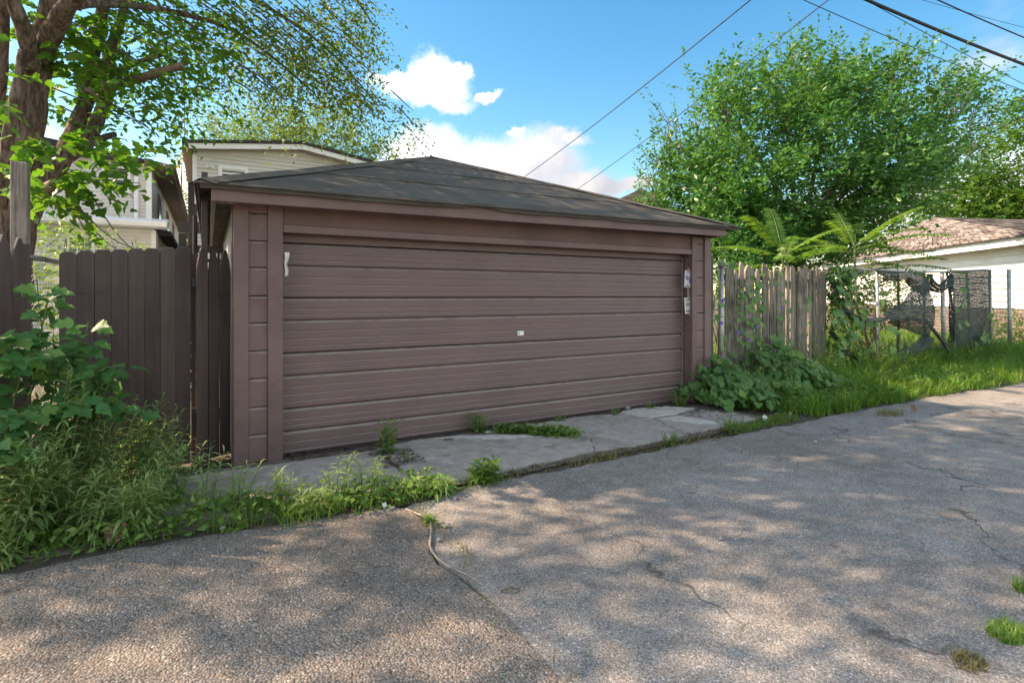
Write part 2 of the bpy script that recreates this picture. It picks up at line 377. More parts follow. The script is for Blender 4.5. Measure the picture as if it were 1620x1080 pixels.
def plate(name, outline, z0, z1, mat, parent=None, inset=0.0):
    """a slab with an irregular outline: its top is triangulated, its side is a real edge"""
    bm = bmesh.new()
    c = Vector((sum(p[0] for p in outline) / len(outline), sum(p[1] for p in outline) / len(outline), z0))
    top = [bm.verts.new((x - c.x, y - c.y, z1 - z0)) for x, y in outline]; bot = [bm.verts.new((x - c.x, y - c.y, 0)) for x, y in outline]
    f = bm.faces.new(top); n = len(top)
    for i in range(n): bm.faces.new((bot[i], bot[(i + 1) % n], top[(i + 1) % n], top[i]))
    bmesh.ops.recalc_face_normals(bm, faces=bm.faces)
    bmesh.ops.triangulate(bm, faces=[f])
    me = bpy.data.meshes.new(name); bm.to_mesh(me); bm.free(); me.materials.append(mat)
    return link(name, me, c, parent)
left_poly = [(-16, -7)] + edge_l + [(x - (.010 if y > 2.3 else .002) + wander(y * 3, 2, .012), y) for x, y in seam]
right_poly = edge_r + [(60, -7)] + [(x + (.014 if y > 2.3 else .003) + wander(y * 3, 2, .012), y) for x, y in reversed(seam)]
kind(plate('alley_pavement', left_poly, -0.03, 0.004, ASPH_L), 'structure')
kind(plate('alley_pavement', right_poly, -0.03, 0.0, ASPH_R), 'structure')

def concrete(name, col, light):
    m, nt, b = new_mat(name); t = NT(nt); p = t.pos()
    big = t.noise(p, 1.6, 6, 0.65); mid = t.noise(p, 9, 6, 0.7); fine = t.noise(p, 120, 3, 0.6)
    c = t.mix(t.ramp(big, 0.52, 0.62), col, tuple(0.82 * x for x in col)); c = t.scale(c, t.ramp(mid, 0.25, 0.75, 0.78, 1.2))
    c = t.mix(t.ramp(t.noise(p, 3.1, 7, 0.7), 0.57, 0.63, 0, 0.6), c, light)
    c = t.scale(c, t.ramp(fine, 0.3, 0.7, 0.86, 1.13))
    c = t.mix(t.ramp(t.noise(p, 2.2, 3), 0.62, 0.72, 0, 0.5), c, (0.10, 0.085, 0.07))
    t.put(b.inputs['Base Color'], c); b.inputs['Roughness'].default_value = 0.9; b.inputs['Specular IOR Level'].default_value = 0.2
    t.bump(t.m('ADD', mid, t.m('MULTIPLY', fine, 0.4)), 0.5, 0.02, b); return m
CONC = concrete('old_concrete', (0.37, 0.338, 0.300), (0.47, 0.435, 0.395)); CONCW = concrete('pale_concrete', (0.52, 0.505, 0.47), (0.6, 0.58, 0.54))
def rough_line(pts, seed, a=0.02, step=0.06, closed=True):
    out = []
    n = len(pts)
    for i in range(n if closed else n - 1):
        p, q = Vector(pts[i]), Vector(pts[(i + 1) % n]); L = (q - p).length; k = max(1, int(L / step))
        nrm = Vector((-(q - p).y, (q - p).x)) / max(L, 1e-6)
        for j in range(k):
            u = j / k; r = wander(u * L * 2.2 + i * 3.3, seed + i, a) * (0.0 if j == 0 else 1)
            out.append(tuple(p.lerp(q, u) + nrm * r))
    return out
apron = pivot('concrete_apron', (3, 4.6, 0), None); apron['kind'] = 'structure'
def slab(pts, seed, z1, mat, name='slab'): return plate(name, rough_line(pts, seed), -0.02, z1, mat, apron)
BED = flat('joint_dirt', (0.15, 0.13, 0.105), 0.95, var=0.3, nscale=12)
plate('joint_bed', rough_line([(-1.2, 4.0), (.7, 3.93), (1.5, 3.88), (4.6, 3.92), (5.9, 4.1), (6.0, 5.1), (4.4, 5.32), (1.5, 5.3), (-1.2, 5.2)], 21), 0.003, 0.010, BED, apron)
slab([(-1.2, 4.35), (-0.2, 4.12), (0.75, 4.02), (1.41, 4.35), (1.39, 5.10), (0.6, 5.14), (-1.2, 5.15)], 1, 0.016, CONC)
slab([(1.45, 4.36), (0.92, 3.98), (1.5, 3.90), (2.4, 3.97), (3.2, 4.05), (3.45, 4.40), (3.2, 4.78), (2.75, 5.02), (2.3, 5.22), (1.9, 5.27), (1.42, 5.14), (1.43, 4.75)], 2, 0.020, CONC)
slab([(3.22, 4.79), (3.47, 4.41), (3.22, 4.055), (3.6, 3.98), (4.4, 4.02), (4.52, 4.25), (4.66, 4.79), (4.54, 5.2), (3.9, 5.3), (3.36, 5.24)], 3, 0.018, CONC)
slab([(4.53, 4.245), (4.45, 4.04), (5.75, 4.12), (5.85, 4.6), (5.6, 4.85), (5.1, 4.75), (4.7, 4.78)], 6, 0.014, CONC)
slab([(4.55, 5.2), (4.68, 4.82), (5.1, 4.79), (5.55, 4.9), (5.3, 5.18), (4.9, 5.28)], 4, 0.03, CONCW)
slab([(3.0, 5.27), (2.62, 5.2), (2.84, 5.04), (3.2, 4.84), (3.36, 5.22)], 5, 0.024, CONCW)
plate('patch', rough_line([(2.05, 5.2), (2.35, 5.17), (2.74, 4.98), (3.02, 4.80), (2.98, 4.76), (2.62, 4.88), (2.3, 5.08)], 8, 0.02, 0.04), 0.0, 0.0262, CONCW, apron)
plate('patch', rough_line([(4.70, 4.74), (5.0, 4.3), (5.12, 4.2), (5.2, 4.3), (5.05, 4.72)], 9, 0.02, 0.04), 0.0, 0.018, CONCW, apron)
plate('patch', rough_line([(-0.05, 4.62), (0.5, 4.7), (1.0, 4.74), (1.0, 4.70), (0.5, 4.63), (-0.05, 4.58)], 11, 0.01, 0.04), 0.0, 0.016, CONCW, apron)

# dark litter of soil and shreds along the foot of the door and in the joints
def litter(name, spots, n, mat, smin, smax):
    V = []; F = []
    for i in range(n):
        (x0, x1, y0, y1, zz) = spots[rng.integers(len(spots))]
        c = np.array([rng.uniform(x0, x1), rng.uniform(y0, y1), zz + rng.uniform(0, .018)])
        a = rng.uniform(0, 6.28); s = rng.uniform(smin, smax); d = np.array([math.cos(a), math.sin(a), rng.uniform(-.3, .3)]) * s
        w = np.array([-math.sin(a), math.cos(a), rng.uniform(-.4, .4)]) * s * rng.uniform(.2, .5)
        o = len(V); V += [c - d, c + w, c + d, c - w + [0, 0, s * .3]]; F.append((o, o + 1, o + 2, o + 3))
    o = link(name, np_mesh(name, np.array(V), np.array(F), mat), (0, 0, 0)); o['kind'] = 'stuff'; return o
MULCH = flat('brown_litter', (0.085, 0.06, 0.045), 0.95, var=0.5, nscale=40)
weedbed = big_sheet('soil_strip', -3.5, 1.42, 3.7, 4.6, 0.001, SOIL, 30, 6, 0.0); weedbed['kind'] = 'structure'
soilstrip = big_sheet('soil_strip', -0.15, 6.3, 5.16, 5.44, 0.006, SOIL, 40, 4, 0.004); soilstrip['kind'] = 'structure'
litter('leaf_litter', [(0.6, 1.5, 5.14, 5.40, .008), (-.1, .2, 5.3, 5.6, .006), (1.3, 1.7, 4.5, 5.0, .02), (5.0, 6.3, 4.75, 5.35, .012), (4.2, 5.9, 5.15, 5.38, .012), (1.5, 4.5, 5.26, 5.4, .012), (4.4, 6.1, 3.86, 4.06, .006), (2.2, 4.4, 3.86, 3.98, .006), (5.2, 6.4, 4.3, 4.9, .015)], 3800, MULCH, .006, .022)

# ---------------------------------------------------------------- the garage
GX0, GX1, GY0, GY1 = 0.19, 6.29, 5.25, 11.35
garage = thing('garage', 'low brown painted garage with a wide ribbed door and a dark hipped roof', 'garage', ((GX0 + GX1) / 2, (GY0 + GY1) / 2, 0))
MB().box(GX0 + .005, GX0 + .10, GY0 + .03, GY1, 0, 2.36).build('wall', SIDEWALL, garage)
MB().box(GX1 - .10, GX1 - .005, GY0 + .03, GY1, 0, 2.36).build('wall', SIDEWALL, garage)
MB().box(GX0 + .10, GX1 - .10, GY1 - .1, GY1, 0, 2.36).build('wall', SIDEWALL, garage)
MB().box(GX0 + .102, GX1 - .102, GY0 + .2, GY1 - .102, 2.37, 2.39).build('ceiling', SOFFIT, garage)
MB().box(GX0 + .10, GX1 - .10, GY0 + .35, GY1 - .1, 0.0, 0.04).build('floor', SOIL, garage)
def board(x0, x1, z0, z1, y, o=0.016):
    b = MB(); j = random.uniform(-.002, .002)
    poly = [(y, z0 + .004), (y - o + .002 + j, z0 + .004), (y - o - .001 + j, z0 + .011), (y - o + j, z1 - .022), (y - .005, z1 - .003), (y, z1 - .003)]
    b.prism(poly, 'x', x0, x1); return b
for (xa, xb) in ((GX0, 0.31), (0.462, 0.590), (5.885, 5.985), (6.14, GX1 - .02)):
    zt = 2.34
    MB().box(xa, xb, GY0 - .012, GY0 + .032, 0.0 if xa < 1 else 0.01, zt).build('trim_board', BROWN, garage, bevel=.004)
MB().box(GX0 - .014, GX0 + .003, GY0 + .034, GY0 + .15, 0.0, 2.30).build('trim_board', BROWN, garage, bevel=.003)
zs = [0.015, .262, .507, .761, 1.009, 1.257, 1.50, 1.753, 1.99, 2.235, 2.345]
for (xa, xb) in ((0.312, 0.460), (5.987, 6.138)):
    for k in range(len(zs) - 1): board(xa, xb, zs[k], zs[k + 1], GY0 + .030, .018).build('siding_board', BROWN, garage)
# jambs: the sides of the recess, with a stop batten
MB().box(0.49, 0.588, GY0 + .034, GY0 + .25, 0.0, 2.34).build('jamb', BROWN, garage)
MB().box(5.887, 5.985, GY0 + .034, GY0 + .25, 0.0, 2.34).build('jamb', BROWN, garage)
MB().box(5.868, 5.886, GY0 + .07, GY0 + .115, 0.01, 2.05).build('stop_batten', BROWN, garage)
MB().box(0.589, 0.604, GY0 + .11, GY0 + .15, 0.01, 2.05).build('stop_batten', BROWN, garage)
MB().box(0.592, 5.883, GY0 + .012, GY0 + .05, 2.150, 2.345).build('header', STUCCO, garage, bevel=.003)
MB().box(0.592, 5.883, GY0 - .004, GY0 + .06, 2.078, 2.147).build('header_trim', BROWN, garage, bevel=.004)
MB().box(0.592, 5.883, GY0 + .062, GY0 + .15, 2.092, 2.135).build('header_trim', BROWN, garage, bevel=.003)
# sectional door
door = pivot('door', (3.24, GY0 + .17, 0), garage)
YD = GY0 + .19
def door_section(za, zb, top=False):
    """za bottom, zb top: a short ribbed band over a tall one, each with a sloped lip under a deep groove"""
    pts = []
    def band(zt, zb_, steps):
        out = [(zt - .005, 0.000), (zt - .009, .007), (zt - .030, .021)]
        o = .021
        for s in steps:
            out += [(zt - s + .004, o + .0025), (zt - s, o - .005), (zt - s - .009, o)]
        out += [(zb_ + .014, o + .001), (zb_ + .006, o - .004), (zb_ + .005, .000)]
        return out
    mid = zb - .212
    if top: pts = band(zb, za, [.05])
    else:
        pts = band(zb, mid, [.102, .158])
        if mid - za > .15: pts += band(mid, za, [s for s in (.105, .178, .248) if s < mid - za - .03])
        else: pts += band(mid, za, [])
        i_ = next(i for i, q in enumerate(pts) if abs(q[0] - mid - .005) < 1e-6); pts[i_ + 1:i_ + 1] = [(mid + .004, -.014), (mid - .004, -.014)]
    poly = [(YD - o, z) for z, o in pts] + [(YD + .03, za + .004), (YD + .03, zb - .002)]
    b = MB(); b.prism(poly, 'x', 0.606, 5.866); return b
for za, zb, tp in ((0.006, .436, 0), (.436, .959, 0), (.959, 1.482, 0), (1.482, 1.999, 0), (1.999, 2.12, 1)):
    door_section(za, zb, tp).build('door_section', DOORP, door)
MB().box(0.606, 5.866, YD - .02, YD + .03, -0.005, 0.004).build('bottom_seal', CABLE, door)
MB().box(3.155, 3.238, YD - .032, YD - .024, 1.035, 1.088).build('number_plate', WHITE, door)
MB().box(3.165, 3.18, YD - .0335, YD - .0322, 1.05, 1.07).build('plate_mark', GALV, door)
MB().box(5.861, 5.866, YD - .055, YD - .026, 0.02, 2.05).build('door_edge_strip', GALV, door)
# eaves: fascia boards, soffits, then the roof
EX0, EX1, EY0, EY1 = -0.06, 6.47, 4.97, 11.6
def ez(x): return 2.402 + 0.0080 * (x - EX0)
def strip(x0, x1, y0, y1, zlo, zhi):
    vs = [(x, y, ez(x) + z) for z in (zlo, zhi) for x, y in ((x0, y0), (x1, y0), (x1, y1), (x0, y1))]
    return MB().add(vs, [(3, 2, 1, 0), (4, 5, 6, 7), (0, 1, 5, 4), (1, 2, 6, 5), (2, 3, 7, 6), (3, 0, 4, 7)])
strip(0.02, 6.29, 5.0, 5.04, -.125, 0.005).build('fascia', BROWN, garage, bevel=.004)
strip(0.02, 0.055, 5.042, 11.5, -.125, 0.005).build('fascia', BROWN, garage, bevel=.004)
strip(6.255, 6.29, 5.042, 11.5, -.125, 0.005).build('fascia', BROWN, garage, bevel=.004)
strip(0.057, GX0 + .003, 5.042, 11.4, -.05, -.035).build('soffit', SOFFIT, garage)
strip(GX0 + .006, 6.25, 5.042, GY0 + .03, -.075, -.06).build('soffit', BROWN, garage)
MB().box(0.06, GX0 + .004, 5.05, 5.09, 2.27, 2.352).build('soffit_block', GREYWOOD, garage)
ROOFM = None
def roofing():
    m, nt, b = new_mat('rolled_roofing'); t = NT(nt); p = t.pos()
    f = t.noise(p, 160, 3, 0.7); mid = t.noise(p, 2.4, 6, 0.65); st = t.noise(t.pos((1, 3.2, 1)), 1.1, 5)
    c = t.scale((0.098, 0.089, 0.078), t.ramp(f, 0.3, 0.7, 0.65, 1.4)); c = t.scale(c, t.ramp(mid, 0.3, 0.7, 0.8, 1.22)); c = t.mix(t.ramp(st, 0.6, 0.72, 0, .45), c, (0.17, 0.165, 0.16))
    c = t.scale(c, t.m('ADD', 0.9, t.m('MULTIPLY', t.objrand(), 0.2)))
    t.put(b.inputs['Base Color'], c); b.inputs['Roughness'].default_value = 0.9; b.inputs['Specular IOR Level'].default_value = 0.2
    t.bump(t.m('ADD', f, t.m('MULTIPLY', mid, 2)), 0.6, 0.008, b); return m
ROOFM = roofing()
roof = pivot('roof', (3.2, 8.28, 2.4), garage)
PEAK = Vector((3.2, 8.28, 3.765))
crn = [Vector((EX0, EY0, ez(EX0) + .012)), Vector((EX1, EY0, ez(EX1) + .012)), Vector((EX1, EY1, ez(EX1) + .012)), Vector((EX0, EY1, ez(EX0) + .012))]
for s in range(4):
    A, B = crn[s], crn[(s + 1) % 4]
    nrm = (B - A).cross(PEAK - A).normalized()
    cuts = [-.012, .27, .52, .76, 1.0]
    for k in range(4):
        u0, u1 = cuts[k], min(1.0, cuts[k + 1] + (.02 if k < 3 else 0))
        nseg = 10 if s == 0 else 4
        vs = []
        for i in range(nseg + 1):
            q = i / nseg
            for u, lift in ((u0, .012 + .004 * k), (u1, .004 + .004 * k)):
                p = A.lerp(B, q).lerp(PEAK, u) + nrm * (lift + .002 * math.sin(q * 17 + k * 2 + s) * (1 - u))
                vs.append(p)
        nv = len(vs)
        vs2 = vs + [v - nrm * .010 for v in vs]
        fs = []
        for i in range(nseg):
            a, b_, c, d = 2 * i, 2 * i + 2, 2 * i + 3, 2 * i + 1
            fs += [(a, b_, c, d), (a + nv, d + nv, c + nv, b_ + nv), (a, a + nv, b_ + nv, b_), (d, c, c + nv, d + nv)]
        fs += [(0, 1, 1 + nv, nv), (2 * nseg, 2 * nseg + nv, 2 * nseg + 1 + nv, 2 * nseg + 1)]
        MB().add(vs2, fs).build('roofing_strip', ROOFM, roof)
    # hip cap
    d = (PEAK - A); side = d.cross(Vector((0, 0, 1))).normalized()
    vs = []; m = 8
    for i in range(m + 1):
        c = A.lerp(PEAK, min(i / m, .999)) + Vector((0, 0, .034 + .004 * math.sin(i * 2.3)))
        w = .15 * (1 if i < m else .2)
        vs += [c - side * w - Vector((0, 0, .05 * w / .15)), c, c + side * w - Vector((0, 0, .05 * w / .15))]
    fs = []
    for i in range(m): fs += [(3 * i, 3 * i + 1, 3 * i + 4, 3 * i + 3), (3 * i + 1, 3 * i + 2, 3 * i + 5, 3 * i + 4)]
    MB().add(vs, fs).build('hip_cap', ROOFM, roof)
    # the roofing turned down over the edge
    n = 40; vs = []
    drop = [(.0, .02), (-.012, .008), (-.016, -.012), (-.010, -.046)] 
    out = Vector(((B - A).y, -(B - A).x, 0)).normalized()
    for i in range(n + 1):
        q = i / n; base = A.lerp(B, q)
        sag = .003 * math.sin(q * 23 + s) + .003 * math.sin(q * 61 + s * 2)
        if s == 0 and .37 < q < .42: sag += .03
        if s == 3: sag += random.uniform(-.02, .02)
        for (o, z) in drop: vs.append(base - out * o * 1.2 + Vector((0, 0, z + (sag if z < 0 else 0))))
    fs = [(4 * i + k, 4 * i + k + 4, 4 * i + k + 5, 4 * i + k + 1) for i in range(n) for k in range(3)]
    MB().add(vs, fs).build('edge_strip', ROOFM, roof)

# things stuck to the garage
def paper_strip():
    b = MB(); pts = [(0, 0, 0.0), (.004, -.01, -.05), (-.003, -.004, -.11), (.006, -.012, -.16), (.002, -.004, -.215)]
    ws = [.042, .030, .020, .024, .026]
    base = Vector((0.612, 5.215, 1.895)); vs = []
    for (x, y, z), w in zip(pts, ws):
        for k, (dx, dy) in enumerate(((0, 0), (.35, -.012), (.65, .006), (1, -.008))): vs.append(base + Vector((x - .012 + w * dx, y + dy, z)))
    fs = [(4 * i + k, 4 * i + k + 1, 4 * i + k + 5, 4 * i + k + 4) for i in range(4) for k in range(3)]
    o = len(vs); vs += [v + Vector((0, .002, 0)) for v in vs]; fs += [tuple(reversed([q + o for q in f])) for f in fs]
    return b.add(vs, fs).build('paper_strip', PAPER)
tag(paper_strip(), 'crumpled white paper strip stuck at the left edge of the garage door', 'paper')
def flyer(label, x0, z0, w, h, tilt, mat, marks):
    t = thing('flyer', label, 'flyer', (x0, GY0 + .03, z0), 'flyers taped beside the garage door')
    M = Matrix.Translation((x0, GY0 + .055, z0)) @ Matrix.Rotation(R(-14), 4, 'Z') @ Matrix.Rotation(R(tilt), 4, 'Y')
    MB().box(0, w, -.0015, .0015, 0, h, M).build('sheet', mat, t)
    for (mx0, mx1, mz0, mz1, mm) in marks:
        MB().box(mx0 * w, mx1 * w, -.0028, -.0017, mz0 * h, mz1 * h, M).build('print_mark', mm, t)
    MB().box(w * .42, w * .62, -.0045, -.003, h * .93, h * 1.16, M).build('tape', TAPE, t)
    MB().box(w * .45, w * .63, -.0045, -.003, -h * .12, h * .06, M).build('tape', TAPE, t)
    return t
rr = random.Random(3)
mk = [(.12, .88, .86, .93, REDINK), (.08, .85, .70, .80, LILAC), (.12, .6, .62, .68, BLUEINK), (.05, .95, .535, .60, BLUEINK), (.2, .42, .44, .51, BLUEINK), (.38, .62, .40, .50, INK), (.7, .95, .22, .55, BLUEINK), (.12, .3, .2, .33, LILAC), (.4, .6, .2, .33, LILAC), (.12, .9, .06, .13, REDINK)]
flyer('small colour-printed card with violet and red bands, taped above the black-lettered sheet', 5.795, 1.625, .102, .235, 3, PAPER, mk)
mk2 = []
for (za, zb) in ((.84, .93), (.76, .82), (.63, .68), (.54, .62), (.45, .53), (.33, .37), (.2, .25), (.09, .18)):
    x = .12
    while x < .86:
        w = rr.uniform(.05, .13); mk2.append((x, min(.9, x + w), za + rr.uniform(0, .02), zb + rr.uniform(-.02, .01), INK)); x += w + rr.uniform(.012, .04)
flyer('white sheet with rows of heavy black lettering taped low on the right jamb', 5.815, 1.248, .128, .225, -4, PAPER, mk2)
tag(MB().tube([(5.865, GY0 + .055, 1.625), (5.872, GY0 + .05, 1.57), (5.866, GY0 + .05, 1.53), (5.87, GY0 + .055, 1.50)], [.006, .013, .016, .007], 6).build('torn_tape', TAPE), 'torn scrap of tan tape hanging between the two flyers', 'tape')

# ---------------------------------------------------------------- left gate, pickets, chain-link, posts
def dogear(x0, x1, y, z0, z1, th, ear, pointed=False, skew=0.0):
    w = x1 - x0
    if pointed: prof = [(x0, z0), (x1, z0), (x1, z1 - ear), (x1 - w * .12, z1 - ear * .55), ((x0 + x1) / 2 + .012, z1 - .004), ((x0 + x1) / 2 - .012, z1), (x0 + w * .12, z1 - ear * .55), (x0, z1 - ear)]
    else: prof = [(x0, z0), (x1, z0), (x1, z1 - ear), (x1 - ear, z1), (x0 + ear, z1), (x0, z1 - ear)]
    b = MB(); b.prism(prof, 'y', y, y + th); return b
YG = 5.53
gate = thing('board_gate', 'dark brown gate of eight dog-eared boards beside the garage', 'gate', (-.58, YG, 0))
xg = np.linspace(-1.045, -0.135, 9); tops = [1.856, 1.872, 1.885, 1.892, 1.905, 1.91, 1.922, 1.93]
for k in range(8):
    x1 = xg[k + 1] - .0016; 
    b = dogear(xg[k], x1, YG + random.uniform(-.003, .003), .045 - .004 * k, tops[k], .02, .022)
    b.v = [(x + (z - 1) * random.uniform(-.002, .002), y, z) for x, y, z in b.v]
    o = b.build('board', GATEP, gate, bevel=.0025)
    for dx in (.025, .055, .085):
        zz = 1.51 + .011 * k; nb = MB(); nb.tube([(xg[k] + dx, YG - .0045, zz), (xg[k] + dx, YG + .001, zz)], .005, 6); nb.build('nail', CABLE, o)
for zr in (.35, 1.5): MB().box(-1.04, -.14, YG + .024, YG + .062, zr, zr + .085).build('rail', GATEP, gate)
MB().box(-.128, -.098, YG + .0, YG + .03, 1.58, 1.66).build('hinge', CABLE, gate)
MB().box(-.128, -.100, YG + .0, YG + .03, .42, .50).build('hinge', CABLE, gate)
MB().box(-.135, -.075, YG + .075, YG + .15, 0, 1.88).build('gate_post', GATEP, gate)
pk = thing('pointed_picket_fence', 'narrow brown panel of three pointed pickets between gate and garage', 'fence', (.05, 5.62, 0))
p0, p1 = Vector((-.088, 5.50)), Vector((.188, 5.64))
xs = [0, .335, .66, 1.0]; ptop = [1.93, 1.915, 1.925]
for k in range(3):
    a, b_ = p0.lerp(p1, xs[k]), p0.lerp(p1, xs[k + 1] - .02); ang = math.atan2(p1.y - p0.y, p1.x - p0.x)
    w = (b_ - a).length; b = dogear(0, w, 0, .0 if k == 0 else .03, ptop[k], .022, .20, True)
    M = Matrix.Translation((a.x, a.y, 0)) @ Matrix.Rotation(ang, 4, 'Z'); b.v = [tuple(M @ Vector(v)) for v in b.v]
    b.build('picket', PICKP, pk, bevel=.002)
b = MB(); M = Matrix.Translation((p0.x, p0.y + .026, 0)) @ Matrix.Rotation(ang, 4, 'Z')
for zr in (.4, 1.45): MB().box(.01, .28, 0, .04, zr, zr + .08, M).build('rail', PICKP, pk)
MB().box(-.055, -.005, 5.56, 5.63, 0, 2.62).build('post', PORCHP, pk, bevel=.003)

lp = thing('picket_fence', 'brown picket fence at the far left under the tree', 'fence', (-1.6, 5.1, 0))
ang2 = math.atan2(.42, .28)
M = Matrix.Translation((-1.205, 5.405, 0)) @ Matrix.Rotation(R(62), 4, 'Z')
for k in range(7):
    b = dogear(-.125 - .131 * k, -.131 * k - .004, random.uniform(-.004, .004), .02, 1.945 + (-.006, .004, .0, -.004, .003, .0, .004)[k], .022, .17 if k else .16, True)
    b.v = [tuple(M @ Vector(v)) for v in b.v]; b.build('picket', PICKP, lp, bevel=.0025)
for zr in (.4, 1.5): MB().box(-.92, 0, .026, .062, zr, zr + .085, M).build('rail', PICKP, lp)
MB().box(-.02, .03, .0, .07, 0, 1.9, M).build('post', PICKP, lp)
tag(MB().box(-1.372, -1.268, 5.66, 5.76, 0, 2.575).build('fence_post', OLDPOST, bevel=.006), 'tall weathered post with flaking paint against the tree trunk', 'post')

def chain_mesh(b, x_of, z0, z1, L, pitch=.052, rad=.0017, zoff=None):
    """zig-zag wires woven into diamonds, on a plane given by x_of(s, z)"""
    n = int(L / pitch); rows = int((z1 - z0) / (pitch))
    for i in range(n):
        pts = []
        for j in range(rows + 1):
            s = (i + (0.5 + .5 * (1 if j % 2 else -1)) * 1.08) * pitch; s = min(s, L)
            pts.append(x_of(s, z0 + (z1 - z0) * j / rows, .003 if j % 2 else -.003))
        b.tube(pts, rad, 3, False)
    return b
cl = thing('side_chain_link_fence', 'short chain-link fence with a sloping top rail left of the board gate', 'fence', (-1.25, 6.0, 0))
ca, cb = Vector((-1.20, 5.42)), Vector((-1.12, 6.45)); CL = (cb - ca).length
def xcl(s, z, o): q = ca.lerp(cb, s / CL); return Vector((q.x + o, q.y, z))
chain_mesh(MB(), xcl, .05, 1.78, CL, .055, .002).build('chain_mesh', WIREM, cl)
MB().tube([Vector((ca.x, ca.y, 1.80)), Vector((cb.x, cb.y, 1.80))], .021, 8).build('top_rail', WIREM, cl, True)
MB().tube([Vector((cb.x, cb.y, 0)), Vector((cb.x, cb.y, 1.85))], .024, 8).build('post', WIREM, cl, True)

# ---------------------------------------------------------------- houses behind
def lap_wall(x0, x1, y, z0, z1, pitch, proud=.034):
    """lapped courses as one sheet facing -Y"""
    b = MB(); n = max(1, int(round((z1 - z0) / pitch))); h = (z1 - z0) / n; vs = []; fs = []
    for k in range(n):
        za = z0 + k * h
        o = len(vs); vs += [(x0, y - proud, za), (x1, y - proud, za), (x1, y - .001, za + h), (x0, y - .001, za + h), (x0, y - .001, za), (x1, y - .001, za)]
        fs += [(o, o + 1, o + 2, o + 3), (o + 4, o + 5, o + 1, o)]
    return b.add(vs, fs)
def lap_side(x, y0, y1, z0, z1, pitch, proud=.014):
    """lapped courses facing +X"""
    b = lap_wall(y0, y1, 0, z0, z1, pitch, proud); b.v = [(x - v[1], v[0], v[2]) for v in b.v]; return b
def window(parent, x0, x1, z0, z1, y, cols=1, rows=2, fw=.07, frame=WHITE):
    f = MB(); d0, d1 = y - .05, y + .02
    f.box(x0, x1, d0, d1, z0, z0 + fw).box(x0, x1, d0, d1, z1 - fw, z1).box(x0, x0 + fw, d0, d1, z0 + fw, z1 - fw).box(x1 - fw, x1, d0, d1, z0 + fw, z1 - fw)
    w = f.build('window', frame, parent)
    MB().box(x0 + fw, x1 - fw, y - .012, y - .008, z0 + fw, z1 - fw).build('pane', GLASS, w)
    for i in range(1, cols): 
        xx = x0 + fw + (x1 - x0 - 2 * fw) * i / cols; MB().box(xx - .014, xx + .014, y - .03, y - .013, z0 + fw, z1 - fw).build('muntin', frame, w)
    for j in range(1, rows):
        zz = z0 + fw + (z1 - z0 - 2 * fw) * j / rows; MB().box(x0 + fw, x1 - fw, y - .035, y - .014, zz - .02, zz + .02).build('muntin', frame, w)
    return w
# left: two-storey house with a lower addition in front
hl = thing('siding_house', 'pale two-storey siding house behind the tree with a lower rear addition', 'house', (-5, 25, 0))
lap_wall(-12, -1.63, 20.6, 3.7, 5.75, .115).build('siding', VINYL, hl)
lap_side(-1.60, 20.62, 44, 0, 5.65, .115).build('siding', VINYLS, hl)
MB().box(-12, -1.62, 20.63, 44, 0, 5.63).build('wall', VINYL, hl)
lap_wall(-12, -1.45, 19.8, 0, 3.55, .115).build('siding', VINYL, hl)
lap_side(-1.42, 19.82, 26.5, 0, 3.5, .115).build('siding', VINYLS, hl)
MB().box(-12, -1.43, 19.83, 20.6, 0, 3.5).build('wall', VINYL, hl)
MB().box(-1.73, -1.58, 20.56, 20.7, 3.72, 5.7).build('corner_board', WHITE, hl)
MB().box(-1.53, -1.41, 19.77, 19.9, 0, 3.52).build('corner_board', WHITE, hl)
MB().tube([(-1.98, 20.52, 5.68), (-1.98, 20.52, 3.85)], .06, 8).build('downpipe', WHITE, hl)
g = MB(); g.prism([(19.35, 3.6), (19.45, 3.56), (19.8, 3.56), (19.8, 3.66), (20.6, 3.92), (20.6, 3.98), (19.38, 3.74), (19.33, 3.72)], 'x', -12, -1.12); g.build('addition_roof', WHITE, hl)
g = MB(); g.prism([(-1.62, 3.45), (-1.06, 3.45), (-1.06, 3.60), (-1.62, 3.68)], 'y', 20.62, 27); g.build('side_eave', DARKROOF, hl)
EAVE = flat('brown_eave', (0.20, 0.13, 0.10), 0.7)
g = MB(); g.prism([(-1.75, 5.62), (-1.02, 5.54), (-.98, 5.56), (-.98, 5.68), (-1.75, 5.84)], 'y', 20.3, 44.5); g.build('eave', EAVE, hl)
MB().tube([(-.95, 20.25, 5.64), (-.95, 44.4, 5.64)], .05, 6).build('gutter', EAVE, hl)
g = MB(); g.prism([(-12.3, 5.72), (-1.0, 5.72), (-6.6, 6.5)], 'y', 20.4, 44.5); g.build('roof', DARKROOF, hl)
window(hl, -2.86, -2.14, 4.72, 5.55, 20.58)
window(hl, -4.6, -3.9, 4.72, 5.55, 20.58)
window(hl, -3.55, -2.92, 2.55, 3.25, 19.78, 3, 1, .06)
b = MB()
for k, yy in enumerate((23, 27.5, 32)):
    w = MB().box(-1.6, -1.545, yy, yy + 1.1, 3.9, 5.2).build('window', EAVE, hl); MB().box(-1.55, -1.542, yy + .1, yy + 1.0, 4.0, 5.1).build('pane', GLASS, w)

